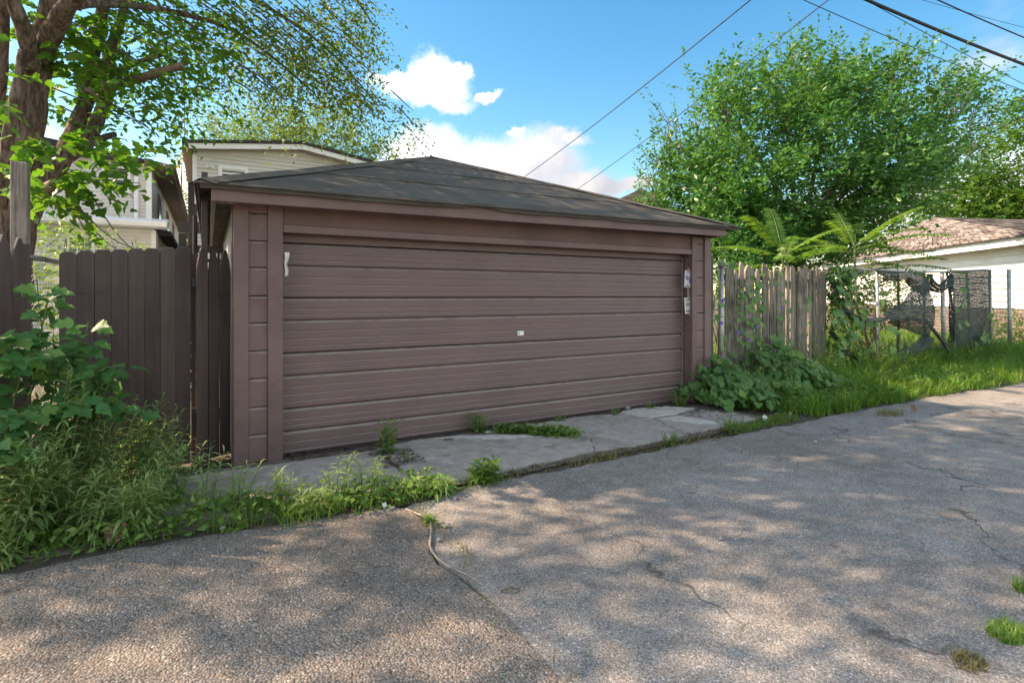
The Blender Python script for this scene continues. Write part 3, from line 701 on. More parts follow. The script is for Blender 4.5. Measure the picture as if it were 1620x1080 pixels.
# right: house straight behind the garage
hr = thing('gabled_house', 'cream siding house with a white gable edge rising behind the garage', 'house', (4, 20, 0))
YR = 15.5
gz = lambda x: (5.22 + (x + .45) * .1275 if x < 2.2 else 5.558 - (x - 2.2) * .148)
MB().box(-.33, 8.7, YR + .02, 26, 0, 4.7).build('wall', VINYL, hr)
b = MB(); n = 62; vs = []; fs = []
h = .096
for k in range(n):
    za = k * h
    if za > 5.5: break
    lim = [x for x in np.arange(-.33, 8.7, .1) if gz(x) - .1 > za + h * .5]
    if not lim: break
    xa, xb = lim[0], lim[-1]
    o = len(vs); vs += [(xa, YR - .032, za), (xb, YR - .032, za), (xb, YR - .001, za + h), (xa, YR - .001, za + h), (xa, YR, za), (xb, YR, za)]
    fs += [(o, o + 1, o + 2, o + 3), (o + 4, o + 5, o + 1, o)]
b.add(vs, fs).build('siding', VINYL, hr)
poly = [(-.33, 4.7), (8.7, 4.7), (8.7, gz(8.7) - .02), (2.2, gz(2.2) - .02), (-.33, gz(-.33) - .02)]
MB().prism(poly, 'y', YR + .02, 26).build('gable', VINYL, hr)
poly = [(-.50, gz(-.5) - .13), (2.2, gz(2.2) - .13), (9, gz(9) - .13), (9, gz(9)), (2.2, gz(2.2)), (-.50, gz(-.5))]
MB().prism(poly, 'y', YR - .30, YR - .25).build('gable_trim', WHITE, hr)
poly = [(-.56, gz(-.5) + .003), (2.2, gz(2.2) + .003), (9.05, gz(9) + .003), (9.05, gz(9) + .075), (2.2, gz(2.2) + .085), (-.56, gz(-.5) + .075)]
MB().prism(poly, 'y', YR - .33, 26.2).build('roof', DARKROOF, hr)
poly = [(-.56, 5.03), (-.50, 5.03), (-.50, 5.2), (-.56, 5.2)]
MB().prism(poly, 'y', YR - .24, 26.2).build('side_fascia', EAVE, hr)
MB().box(-.50, -.34, YR - .24, 26, 5.04, 5.08).build('eave_soffit', EAVE, hr)
MB().box(-.345, -.25, YR - .03, YR + .08, 0, 5.02).build('corner_board', WHITE, hr)
window(hr, .22, .90, 3.7, 4.83, YR, 1, 2, .085)
window(hr, 2.9, 3.6, 3.7, 4.8, YR, 1, 2, .085)
lt = MB(); lt.box(-.06, .10, YR - .06, YR - .013, 4.74, 4.79); lt.tube([(-.02, YR - .06, 4.77), (-.04, YR - .16, 4.73)], .035, 8); lt.tube([(.07, YR - .06, 4.77), (.10, YR - .16, 4.73)], .035, 8)
lt.build('flood_light', WHITE, hr)

# wooden porch behind the gate
po = thing('wooden_porch', 'dark brown wooden porch posts and rails behind the picket panel', 'porch', (.2, 12, 0))
for (x, y, z) in ((-.262, 11.0, 3.50), (.55, 11.0, 3.5), (-.262, 13.5, 3.5), (-.33, 9.2, 2.42), (.30, 9.2, 2.42)):
    MB().box(x - .05, x + .05, y - .05, y + .05, 0, z).build('post', PORCHP, po, bevel=.006)
MB().box(-.46, .7, 10.93, 10.948, 2.60, 2.80).build('rail', PORCHP, po)
MB().box(-.46, .7, 10.92, 11.0, 2.10, 2.16).build('rail', PORCHP, po)
MB().box(-.46, .7, 10.9, 14.9, 1.40, 1.48).build('deck', PORCHP, po)
MB().box(-.36, .33, 9.11, 9.148, 2.14, 2.24).build('rail', PORCHP, po)
for k in range(6): MB().box(-.22 + .12 * k, -.18 + .12 * k, 10.955, 10.99, 1.48, 2.6).build('baluster', PORCHP, po)
for k in range(4): MB().box(-.25 + .14 * k, -.2 + .14 * k, 9.16, 9.19, .9, 2.14).build('baluster', PORCHP, po)
for k in range(6): MB().box(-.30, .3, 9.2 + .28 * k, 9.5 + .28 * k, .2 * k + .1, .2 * k + .14).build('step', PORCHP, po)
tag(MB().tube([(-.16, 8.7, 0), (-.165, 8.7, 1.4), (-.16, 8.7, 2.62)], .03, 6).build('porch_lantern_pole', CABLE), 'thin dark pole between the gate and the wooden porch', 'pole')

# right: neighbour's white garage with a brown shingled hip roof
ng = None
def neighbour():
    n_ = thing('white_garage', 'white sided garage with a sunlit brown shingle roof behind the chain-link fence', 'garage', P(1560, 560, 20))
    s_, c_ = math.sin(YAW), math.cos(YAW)
    def W(r, d): return Vector((c_ * r + s_ * d, -s_ * r + c_ * d, 0))
    N, F = W(14.15, 14.3), W(16.9, 30.4)
    ax = (F - N).normalized(); nr = Vector((ax.y, -ax.x, 0)); L = (F - N).length      # nr points away from the camera side
    if nr.dot(W(1, 0)) < 0: nr = -nr
    zE = 3.17
    M = Matrix(((ax.x, nr.x, 0, N.x), (ax.y, nr.y, 0, N.y), (0, 0, 1, 0), (0, 0, 0, 1)))
    def T(b): b.v = [tuple(M @ Vector(v)) for v in b.v]; return b
    D = 5.6
    T(MB().box(.3, L - .3, .62, D, 1.10, zE - .05)).build('wall', WSIDE, n_)
    T(MB().box(.31, L - .31, .65, D - .03, 0, 1.09)).build('foundation_wall', BRICKW, n_)
    pitch = .20
    for k in range(10):
        za = 1.12 + k * pitch
        T(MB().prism([(.618, za + .004), (.572, za + .004), (.574, za + .02), (.610, za + pitch - .006), (.618, za + pitch - .006)], 'x', .28, L - .28)).build('siding_board', WSIDE, n_)
    for k in range(9): T(MB().box(.28, L - .28, .60 + .004 * (k % 2), .645, .06 + .115 * k, .06 + .115 * k + .10)).build('foundation_course', BRICKW, n_)
    T(MB().box(0, L, 0, .03, zE - .24, zE)).build('fascia', WHITE, n_)
    T(MB().box(0, .03, .03, D, zE - .24, zE)).build('fascia', WHITE, n_)
    T(MB().box(.03, L, .031, .61, zE - .10, zE - .08)).build('soffit', EAVE, n_)
    T(MB().box(.03, .3, .62, D, zE - .10, zE - .08)).build('soffit', EAVE, n_)
    pk_ = W(18.45, 23.3); pk_ = M.inverted() @ pk_; pk_.z = 4.92
    A = [Vector((-.12, -.12, zE)), Vector((L + .12, -.12, zE)), Vector((L + .12, D + .4, zE)), Vector((-.12, D + .4, zE))]
    rf = pivot('roof', M @ Vector((L / 2, D / 2, zE)), n_)
    SH = shingle_mat()
    for s in range(4):
        a, b_ = A[s], A[(s + 1) % 4]; nm = (b_ - a).cross(pk_ - a).normalized()
        rows = 24 if s in (0, 3) else 6; vs = []; fs = []
        for r in range(rows):
            u0, u1 = r / rows, min(1, (r + 1.15) / rows); Lr = (b_ - a).length * (1 - u0); q = 0.0
            while q < 1:
                w = random.uniform(.22, .42) / max(Lr, .1) * (1 if rows > 6 else 6); q1 = min(1, q + w)
                lift = random.uniform(.012, .03); z0 = random.uniform(-.008, .006)
                p00 = a.lerp(b_, q + .002).lerp(pk_, u0 + z0) + nm * lift; p10 = a.lerp(b_, q1 - .002).lerp(pk_, u0 + z0) + nm * lift
                p11 = a.lerp(b_, q1 - .002).lerp(pk_, u1) + nm * .002; p01 = a.lerp(b_, q + .002).lerp(pk_, u1) + nm * .002
                o = len(vs); vs += [p00, p10, p11, p01, p00 - nm * .03, p10 - nm * .03]; fs += [(o, o + 1, o + 2, o + 3), (o + 4, o + 5, o + 1, o)]
                q = q1
        bb = T(MB().add(vs, fs)); o = bb.build('shingles', SH, rf); o['kind'] = 'stuff'
        T(MB().add([a - nm * .02, b_ - nm * .02, pk_ - nm * .02], [(0, 1, 2)])).build('roof_deck', DARKROOF, rf)
    return n_
def shingle_mat():
    m, nt, b = new_mat('brown_shingles'); t = NT(nt); p = t.pos()
    r = t.island(); f = t.noise(p, 40, 3)
    c = t.mix(t.ramp(r, .1, .9), (0.10, 0.080, 0.070), (0.27, 0.238, 0.215)); c = t.scale(c, t.ramp(f, .3, .7, .75, 1.25))
    t.put(b.inputs['Base Color'], c); b.inputs['Roughness'].default_value = .9; return m
neighbour()

# ---------------------------------------------------------------- right side: pole, stakes, palisade, chain-link
YF = 5.5
tag(MB().box(6.33, 6.44, 5.34, 5.38, 0, 2.10).build('fence_post', PORCHP, bevel=.004), 'dark brown rough board standing against the right corner of the garage', 'post')
pp = thing('metal_pole', 'grey galvanised pipe standing between the garage and the stake fence', 'pole', (6.70, 5.42, 0))
MB().tube([(6.675, 5.42, 0), (6.70, 5.42, 1.0), (6.715, 5.42, 1.94)], .035, 12).build('shaft', GALV, pp, True)
MB().tube([(6.713, 5.42, 1.93), (6.716, 5.42, 2.02)], .043, 12).build('pole_cap', GALV, pp, True)
MB().tube([(6.70, 5.42, 1.18), (6.70, 5.42, 1.21)], .041, 12).build('collar', GALV, pp, True)
for (x, h, w, lb) in ((6.50, .62, .08, 'shorter bare wooden stub, nearer the garage, at the foot of the metal pole'), (6.585, .68, .07, 'taller bare wooden stub right at the foot of the metal pole')):
    tag(MB().box(x, x + w, 5.30, 5.33, 0, h).build('wood_stub', GREYWOOD, bevel=.004), lb, 'stub', 'wooden stubs by the metal pole')
pf = thing('stake_fence', 'weathered grey stake fence overgrown with heart-leaved vines', 'fence', (8.2, YF, 0))
x = 6.88; k = 0
widths = [.215, .10, .11, .17, .085, .10, .115, .085, .095, .07, .09, .105, .075, .11, .085, .08, .125, .10, .09, .085, .10, .095, .075, .10, .08, .11, .09]
for k, w in enumerate(widths):
    if x > 9.5: break
    zt = 2.02 + random.uniform(-.06, .03) - (.06 if k in (1, 5, 8, 10, 14) else 0)
    th = random.uniform(.02, .045); yy = YF + random.uniform(-.02, .02)
    lean = random.uniform(-.014, .014)
    prof = [(x, .0), (x + w, .0), (x + w * random.uniform(.9, 1.02), 1.2), (x + w * random.uniform(.9, 1), zt - random.uniform(.03, .10)), (x + w * random.uniform(.55, .8), zt - random.uniform(0, .03)), (x + w * random.uniform(.2, .45), zt), (x + w * random.uniform(0, .1), zt - random.uniform(.02, .10)), (x + w * random.uniform(-.02, .06), 1.1)]
    b = MB(); b.prism(prof, 'y', yy, yy + th); b.v = [(vx + lean * vz, vy, vz) for vx, vy, vz in b.v]
    b.build('stake', GREYWOOD, pf, bevel=.004)
    x += w + random.choice([.006, .012, .018, .03])
for zr in (.5, 1.75): MB().box(6.88, 9.55, YF + .055, YF + .095, zr, zr + .08).build('rail', GREYWOOD, pf)

cf = thing('chain_link_fence', 'rusty chain-link fence with torn dark green screening right of the stake fence', 'fence', (13, YF, 0))
def fx(px): return onY(px, 468, YF).x
posts = [(1389, 2.02, .028), (1463, 2.04, .03), (1492, 2.05, .042), (1567, 2.14, .034), (1597, 2.16, .045)]
for (pxx, zt, r) in posts:
    X = fx(pxx); MB().tube([(X + .05, YF, 0), (X, YF, 1.0), (X - .04, YF, zt)], r, 8).build('post', GALV, cf, True)
X = fx(1580); MB().tube([(X + .1, YF + .6, 0), (X - .1, YF + .6, 2.1)], .03, 8).build('post', GALV, cf, True)
X0, X1 = 9.52, fx(1562)
MB().tube([(X0, YF, 2.02), (11.2, YF, 2.0), (13.1, YF, 2.0), (14, YF, 2.03), (X1, YF, 2.13)], .022, 8).build('top_rail', GALV, cf, True)
MB().tube([(fx(1345), YF - .02, 1.10), (fx(1463), YF - .02, 1.00)], .022, 8).build('mid_rail', GALV, cf, True)
MB().tube([(fx(1463), YF, 1.00), (fx(1480), YF - .15, .5), (fx(1488), YF - .25, .05)], .04, 6).build('brace', PORCHP, cf)
MB().tube([(fx(1345), YF - .02, 1.5), (fx(1340), YF - .05, 1.0), (fx(1330), YF - .1, .1)], .03, 6).build('brace', PORCHP, cf)
MB().tube([(fx(1348), YF - .02, 1.45), (fx(1362), YF - .05, .9), (fx(1375), YF - .1, .1)], .025, 6).build('brace', PORCHP, cf)
MB().tube([(fx(1379), YF - .04, 1.15), (fx(1381), YF - .05, .1)], .035, 6).build('brace', PORCHP, cf)
def xcf(s, z, o): return Vector((X0 + s, YF + o + .03 + .03 * math.sin(s * 2 + z * 3), z))
o = chain_mesh(MB(), xcf, .05, 2.0, X1 - X0, .075, .0032).build('chain_mesh', WIREM, cf)
X2, X3 = fx(1567), fx(1600)
def xcf2(s, z, o): return Vector((X2 + s, YF + o, z))
chain_mesh(MB(), xcf2, .05, 2.1, X3 - X2, .075, .0032).build('chain_mesh', WIREM, cf)
def net_mat():
    m, nt, b = new_mat('green_screen_cloth'); t = NT(nt)
    n = t.noise(t.pos(), 6, 5, .65); f = t.noise(t.pos((1, 1, .3)), 30, 3)
    c = t.mix(t.ramp(n, .3, .7), (0.012, 0.026, 0.024), (0.036, 0.058, 0.053)); c = t.scale(c, t.ramp(f, .3, .7, .7, 1.3))
    t.put(b.inputs['Base Color'], c); b.inputs['Roughness'].default_value = .75
    t.bump(f, .5, .01, b); return m
NET = net_mat()
def net(top, bot, nu=26, nv=14, bulge=.06, seed=0, hole=.0, g=.17):
    """woven screening between two polylines (x, z); every cell is a small patch, some torn out"""
    def along(pl, u):
        L = [0]
        for i in range(len(pl) - 1): L.append(L[-1] + math.dist(pl[i], pl[i + 1]))
        d = u * L[-1]
        for i in range(len(pl) - 1):
            if d <= L[i + 1] + 1e-9:
                k_ = (d - L[i]) / max(L[i + 1] - L[i], 1e-9); return (pl[i][0] * (1 - k_) + pl[i + 1][0] * k_, pl[i][1] * (1 - k_) + pl[i + 1][1] * k_)
        return pl[-1]
    r = random.Random(seed); vs = []; fs = []
    def pt(u, v):
        a, b = along(top, u), along(bot, u)
        return (a[0] * (1 - v) + b[0] * v, YF - .05 - bulge * math.sin(v * 3.1) - .025 * math.sin(u * 14 + v * 5 + seed), a[1] * (1 - v) + b[1] * v)
    for i in range(nu):
        for j in range(nv):
            if r.random() < hole: continue
            u0, u1, v0, v1 = (i + g) / nu, (i + 1 - g) / nu, (j + g) / nv, (j + 1 - g) / nv
            o = len(vs); vs += [pt((i) / nu, v0), pt(u0, j / nv), pt(u1, j / nv), pt((i + 1) / nu, v0), pt((i + 1) / nu, v1), pt(u1, (j + 1) / nv), pt(u0, (j + 1) / nv), pt(i / nu, v1)]
            fs.append(tuple(range(o, o + 8)))
    return MB().add(vs, fs).build('screen_cloth', NET, cf)
def q(px_, z): return (fx(px_), z)
net([q(1497, 2.05), q(1530, 2.08), q(1562, 2.12)], [q(1502, .1), q(1530, .2), q(1560, .25)], 40, 56, .05, 1)
net([q(1492, 2.02), q(1500, 2.03)], [q(1497, .2), q(1506, .15)], 6, 50, .03, 12, .1)
net([q(1388, 1.12), q(1420, 1.35), q(1440, 1.62), q(1460, 1.86)], [q(1395, .98), q(1420, .85), q(1445, .72), q(1462, .62)], 44, 26, .16, 2, .0, .25)
net([q(1378, 2.0), q(1420, 1.98), q(1460, 1.98)], [q(1388, 1.78), q(1425, 1.82), q(1455, 1.45)], 44, 10, .10, 3)
net([q(1335, .42), q(1370, .22), q(1400, .35), q(1440, .52), q(1462, .72)], [q(1335, .28), q(1370, .04), q(1400, .1), q(1440, .2), q(1462, .42)], 50, 12, .10, 4)
net([q(1304, 1.72), q(1325, 1.42), q(1350, 1.1), q(1385, 1.08)], [q(1304, 1.52), q(1325, 1.18), q(1350, .96), q(1385, .98)], 36, 8, .10, 5)
net([q(1304, 1.72), q(1330, 1.86), q(1350, 2.0)], [q(1306, 1.55), q(1332, 1.75), q(1362, 1.95)], 24, 6, .08, 6)
net([q(1306, 1.05), q(1325, .62), q(1350, .40)], [q(1306, .85), q(1325, .45), q(1350, .24)], 24, 7, .08, 7)
ring = [(fx(1478) + .55 * math.cos(a), 1.88 + .32 * math.sin(a)) for a in np.linspace(0.2, -3.4, 12)]; ring2 = [(fx(1478) + .40 * math.cos(a), 1.92 + .16 * math.sin(a)) for a in np.linspace(0.2, -3.4, 12)]
net(ring2, ring, 40, 6, .14, 8)

# ---------------------------------------------------------------- overhead cables
def cable(label, name, pts, r, sag=0.0, group='cables crossing the sky'):
    pts = [Vector(p) for p in pts]; a, b = pts[0], pts[-1]; out = []
    for i in range(25):
        u = i / 24; out.append(a.lerp(b, u) - Vector((0, 0, sag * 4 * u * (1 - u))))
    return tag(MB().tube(out, r, 6).build(name, CABLE), label, 'cable', group)
cable('twisted service cable running from the garage roof ridge up across the clouds', 'service_cable', [onY(828, 281, 15.46), P(1190, -2, 9), ], .011, .07)
cable('twisted service cable running from the garage roof ridge up across the clouds', 'service_cable', [P(1190, -2, 9), P(1500, -250, 7)], .011, .0)
bpy.data.objects.remove(bpy.data.objects['service_cable.001'])
cable('thin cable rising behind the garage roof and past the left side of the big tree', 'thin_cable', [P(880, 322, 26), P(1312, -1, 12), ], .012, .12)
cable('lowest thin cable slanting down from the top edge over the big tree', 'thin_cable', [P(1262, -4, 12), P(1660, 158, 15)], .010, .08)
cable('thin cable just below the thick black one over the big tree', 'thin_cable', [P(1362, -4, 12), P(1660, 153, 15)], .009, .05)
cable('thick black cable slanting across the top right of the sky', 'thick_cable', [P(1362, -4, 11), P(1660, 117, 13)], .036, .04)
cable('topmost black cable at the top right corner above the thick one', 'thin_cable', [P(1470, -6, 12), P(1660, 76, 13)], .016, .02)
cable('faint hair-thin cable at the top right corner', 'thin_cable', [P(1430, -8, 14), P(1660, 54, 15)], .006, .02)
cable('grey cable sloping up in front of the dark tree at the right edge', 'thin_cable', [P(1425, 275, 13), P(1680, 152, 11)], .008, .05)
CL_ = ('leftmost thin cable drooping in front of the pale house', 'thickest of the cables drooping in front of the pale house', 'cable drooping just beside the thickest one by the pale house', 'long thin cable swinging low to the corner of the pale house', 'rightmost cable, crossing the downpipe corner of the pale house')
for k, (a, b, r) in enumerate((((100, 296, 9), (195, 396, 18), .016), ((112, 300, 9), (182, 398, 18), .022), ((104, 304, 9), (178, 396, 18), .012), ((108, 308, 9), (236, 385, 18.5), .012), ((140, 300, 9), (240, 392, 19), .012))):
    cable(CL_[k], 'house_cable', [P(*a), P(*b)], r, .25 + .06 * k, 'cables drooping to the pale house')
tag(MB().tube([P(292, 236, 12.8), P(292, -160, 12.8)], .009, 6).build('mast_wire', CABLE), 'thin vertical mast rising from the left roof corner of the cream house', 'mast')
tag(MB().tube([P(296, 234, 12.9), P(296, 165, 12.9)], .007, 6).build('mast_wire', WIREM), 'short thin wire beside the vertical mast on the roof corner', 'wire')

# ---------------------------------------------------------------- foliage tools
def tmpl(verts, faces): return np.array(verts, float), np.array(faces, int)
OVAL = tmpl([(0, 0, 0), (-.24, .38, .05), (0, .45, -.02), (.24, .38, .05), (0, 1, -.10)], [(0, 2, 1), (0, 3, 2), (1, 2, 4), (2, 3, 4)])
LEAFLET = tmpl([(0, 0, 0), (-.13, .4, .03), (.13, .4, .03), (0, 1, -.06)], [(0, 2, 1), (1, 2, 3)])
ARCH = tmpl([(0, 0, 0), (-.05, .25, .09), (.05, .25, .09), (-.06, .6, .04), (.06, .6, .04), (0, 1, -.26)], [(0, 2, 1), (1, 2, 4), (1, 4, 3), (3, 4, 5)])
LANCE = tmpl([(0, 0, 0), (-.07, .3, .06), (.07, .3, .06), (-.06, .65, .05), (.06, .65, .05), (0, 1, -.08)], [(0, 2, 1), (1, 2, 4), (1, 4, 3), (3, 4, 5)])
HEART = tmpl([(0, .06, -.02), (-.24, -.07, .03), (-.46, .10, .06), (-.49, .36, .05), (-.32, .66, .02), (0, 1, -.10), (.32, .66, .02), (.49, .36, .05), (.46, .10, .06), (.24, -.07, .03), (0, .38, -.03), (0, .7, -.05)],
             [(0, 10, 1), (1, 10, 2), (2, 10, 3), (3, 10, 11), (3, 11, 4), (4, 11, 5), (0, 9, 10), (9, 8, 10), (8, 7, 10), (7, 11, 10), (7, 6, 11), (6, 5, 11)])
LOBED = tmpl([(0, 0, 0), (-.20, .02, .03), (-.44, .22, .05), (-.40, .38, .03), (-.26, .40, .03), (-.36, .64, .04), (-.20, .74, .02), (0, 1, -.12), (.20, .74, .02), (.36, .64, .04), (.26, .40, .03), (.42, .38, .03), (.46, .20, .05), (.20, .02, .03), (0, .36, -.03), (0, .68, -.05)],
             [(0, 14, 1), (1, 14, 2), (2, 14, 3), (3, 14, 4), (4, 14, 15), (4, 15, 5), (5, 15, 6), (6, 15, 7), (0, 13, 14), (13, 12, 14), (12, 11, 14), (11, 10, 14), (10, 15, 14), (10, 9, 15), (9, 8, 15), (8, 7, 15)])
def unit(a): return a / np.maximum(np.linalg.norm(a, axis=-1, keepdims=True), 1e-9)
def frames(dirs, normals):
    y = unit(dirs); x = unit(np.cross(y, normals)); z = np.cross(x, y); return x, y, z
def leaf_cloud(name, pos, dirs, normals, size, T, mat, parent=None, width=1.0):
    V, F = T; x, y, z = frames(dirs, normals); n = len(pos)
    W = pos[:, None, :] + size[:, None, None] * (V[None, :, 0:1] * width * x[:, None, :] + V[None, :, 1:2] * y[:, None, :] + V[None, :, 2:3] * z[:, None, :])
    FF = (F[None, :, :] + (np.arange(n) * len(V))[:, None, None]).reshape(-1, F.shape[1])
    W = W.reshape(-1, 3); c = W.mean(0)
    me = np_mesh(name, W - c, FF, mat)
    return link(name, me, c, parent)
def leaf_objects(name, pos, dirs, normals, size, T, mat, parent, width=1.0):
    """each leaf an object of its own; all share one mesh"""
    V, F = T; V = V * [width, 1, 1]; me = np_mesh(name, V, F, mat)
    x, y, z = frames(dirs, normals); off = WORLD_LOC[parent.name]
    for i in range(len(pos)):
        o = bpy.data.objects.new(name, me); COL.objects.link(o); o.parent = parent
        M = Matrix(((x[i, 0], y[i, 0], z[i, 0], 0), (x[i, 1], y[i, 1], z[i, 1], 0), (x[i, 2], y[i, 2], z[i, 2], 0), (0, 0, 0, 1))) @ Matrix.Scale(float(size[i]), 4)
        M.translation = Vector(pos[i]) - off; o.matrix_local = M
def sprays(base, dirs, length, nleaf, size, droop=.25, updown=.6, spread=.9):
    """leaves set left and right along short shoots"""
    S = len(base); t = np.linspace(.12, 1, nleaf)[None, :, None] + rng.uniform(-.03, .03, (S, nleaf, 1))
    dirs = unit(dirs); side = unit(np.cross(dirs, np.array([0, 0, 1.0]) + rng.normal(0, .25, (S, 3))))
    pos = base[:, None] + dirs[:, None] * length[:, None, None] * t
    pos[..., 2] -= (droop * length[:, None] * (t[..., 0] ** 2))
    sg = np.where(np.arange(nleaf) % 2 == 0, 1, -1)[None, :, None]
    ld = dirs[:, None] * .55 + side[:, None] * sg * spread + rng.normal(0, .35, (S, nleaf, 3)); ld[..., 2] -= droop * .8
    ln = np.array([0, 0, 1.0]) * updown + rng.normal(0, .45, (S, nleaf, 3))
    sz = size * rng.uniform(.6, 1.2, (S, nleaf))
    return pos.reshape(-1, 3), ld.reshape(-1, 3), ln.reshape(-1, 3), sz.reshape(-1)
def blob(c, r, n, power=2.2, top=None):
    """points in an ellipsoid, denser towards its skin, with the outward direction"""
    v = unit(rng.normal(size=(n, 3))); rad = rng.uniform(0, 1, (n, 1)) ** (1 / power)
    return np.array(c)[None] + v * rad * np.array(r)[None], v
def crown(blobs, nleaf, size, L, mat, parent, T=OVAL, name='foliage', up=.5, droop=.2, keep=None, clump=0, csize=.3):
    A = []
    for c, r, n in blobs:
        if clump:                                  # boughs: shoots gathered in flat clusters with gaps between
            m = max(3, n // clump); cc, co = blob(c, r, m, 2.6); k = rng.integers(0, m, n)
            b = cc[k] + rng.normal(0, 1, (n, 3)) * csize * np.array([1, 1, .45]); o = unit(co[k] + rng.normal(0, .45, (n, 3)))
        else: b, o = blob(c, r, n)
        d = o * .8 + np.array([0, 0, up]) + rng.normal(0, .4, o.shape)
        A.append(sprays(b, d, rng.uniform(*L, n), nleaf, size, droop))
    A = [np.concatenate(z) for z in zip(*A)]
    if keep is not None:
        k = keep(A[0]); A = [a[k] for a in A]
    o = leaf_cloud(name, *A, T, mat, parent); o['kind'] = 'stuff'; return o, A
def limb_pts(pts, n=4):
    """smooth a polyline"""
    pts = [Vector(p) for p in pts]; out = []
    for i in range(len(pts) - 1):
        p0, p1, p2, p3 = pts[max(i - 1, 0)], pts[i], pts[i + 1], pts[min(i + 2, len(pts) - 1)]
        for k in range(n):
            t = k / n
            out.append(.5 * ((2 * p1) + (p2 - p0) * t + (2 * p0 - 5 * p1 + 4 * p2 - p3) * t * t + (3 * p1 - p0 - 3 * p2 + p3) * t ** 3))
    out.append(pts[-1]); return out
def limb(pts, r0, r1, mat, parent, name='limb', n=10):
    q = limb_pts(pts); m = len(q); rad = [(r0 + (r1 - r0) * (i / (m - 1)) ** .85) * (1 + .06 * math.sin(i * 2.1) + .04 * math.sin(i * 5.3)) for i in range(m)]
    return MB().tube(q, rad, n).build(name, mat, parent, True)
def twigs(starts, ends, r, mat, parent, name='twigs', sag=.0):
    b = MB()
    for s, e in zip(starts, ends):
        s, e = Vector(s), Vector(e); m = (s + e) / 2 + Vector((random.uniform(-.1, .1), random.uniform(-.1, .1), random.uniform(-.05, .12))) * (e - s).length
        b.tube([s, m, e], [r, r * .7, r * .3], 4, False)
    o = b.build(name, mat, parent); o['kind'] = 'stuff'; return o

L_LEFT = leaf_mat('street_tree_leaf', (0.040, 0.135, 0.020), (0.075, 0.215, 0.030), (0.16, 0.22, 0.04), trans=.5)
L_OVER = leaf_mat('upper_tree_leaf', (0.050, 0.120, 0.030), (0.095, 0.180, 0.042), (0.19, 0.18, 0.05), trans=.5)
L_RIGHT = leaf_mat('elm_leaf', (0.030, 0.125, 0.034), (0.072, 0.215, 0.056), (0.12, 0.245, 0.09), trans=.36, rough=.36)
L_DARK = leaf_mat('dark_tree_leaf', (0.03, 0.10, 0.016), (0.07, 0.18, 0.026), (0.13, 0.2, 0.04))
L_FAR = leaf_mat('far_tree_leaf', (0.075, 0.16, 0.055), (0.13, 0.23, 0.075), (0.17, 0.23, 0.08))
L_YEL = leaf_mat('yellow_green_leaf', (0.15, 0.18, 0.045), (0.24, 0.25, 0.07), (0.26, 0.22, 0.06))
L_FROND = leaf_mat('frond_leaflet', (0.06, 0.17, 0.024), (0.11, 0.24, 0.04))
L_HEART = leaf_mat('heart_leaf', (0.075, 0.190, 0.056), (0.130, 0.270, 0.085), (0.18, 0.31, 0.08), trans=.28, rough=.55)
L_BUSH = leaf_mat('mulberry_leaf', (0.050, 0.175, 0.055), (0.100, 0.250, 0.080), (0.15, 0.28, 0.07), trans=.35)
L_GOLD = leaf_mat('goldenrod_leaf', (0.18, 0.30, 0.105), (0.25, 0.38, 0.15), (0.32, 0.41, 0.17), trans=.4)
L_WEED = leaf_mat('weed_leaf', (0.080, 0.190, 0.036), (0.150, 0.285, 0.062), (0.23, 0.30, 0.09), trans=.38)
L_GRASS = leaf_mat('grass_blade', (0.065, 0.175, 0.024), (0.12, 0.255, 0.04), (0.20, 0.25, 0.08), trans=.4)
L_DRY = leaf_mat('dry_grass_blade', (0.13, 0.13, 0.05), (0.22, 0.19, 0.09), (0.09, 0.12, 0.03), trans=.3)

def grass(name, pts, h, lean, mat, width=.006, parent=None, seg=3):
    n = len(pts); hh = h * rng.uniform(.4, 1.25, n) * (.55 + .8 * clumpy(pts[:, 0] * 2.2, pts[:, 1] * 2.6)); a = rng.uniform(0, 2 * np.pi, n); ln = lean * rng.uniform(.2, 1.3, n)
    d = np.stack([np.cos(a), np.sin(a)], 1); w = np.stack([-np.sin(a + rng.normal(0, .6, n)), np.cos(a)], 1) * width * rng.uniform(.6, 1.3, (n, 1))
    rows = []
    for k in range(seg):
        t = k / seg; c = pts + np.concatenate([d * (ln * hh)[:, None] * t ** 1.8, (hh * t * (1 - .12 * ln * t))[:, None]], 1)
        ww = np.concatenate([w * (1 - t * .65), np.zeros((n, 1))], 1); rows += [c - ww, c + ww]
    tip = pts + np.concatenate([d * (ln * hh)[:, None], (hh * (1 - .3 * ln))[:, None]], 1); rows.append(tip)
    V = np.stack(rows, 1); m = V.shape[1]; F = []
    for k in range(seg - 1): F += [(2 * k, 2 * k + 1, 2 * k + 3), (2 * k, 2 * k + 3, 2 * k + 2)]
    F.append((2 * seg - 2, 2 * seg - 1, 2 * seg)); F = np.array(F)
    FF = (F[None] + (np.arange(n) * m)[:, None, None]).reshape(-1, 3); V = V.reshape(-1, 3); c = V.mean(0) if parent is not None else np.array([V[:, 0].mean(), V[:, 1].mean(), 0])
    return link(name, np_mesh(name, V - c, FF, mat), c, parent)
def scatter(x0, x1, y0, y1, n, z=0.0, dens=None):
    p = np.stack([rng.uniform(x0, x1, n), rng.uniform(y0, y1, n), np.full(n, z)], 1)
    if dens is not None: p = p[rng.uniform(0, 1, n) < dens(p[:, 0], p[:, 1])]
    return p
def clumpy(x, y): return .5 + .5 * np.sin(x * 3.1 + np.sin(y * 4) * 1.3) * np.sin(y * 3.7 + np.sin(x * 2.3)) 

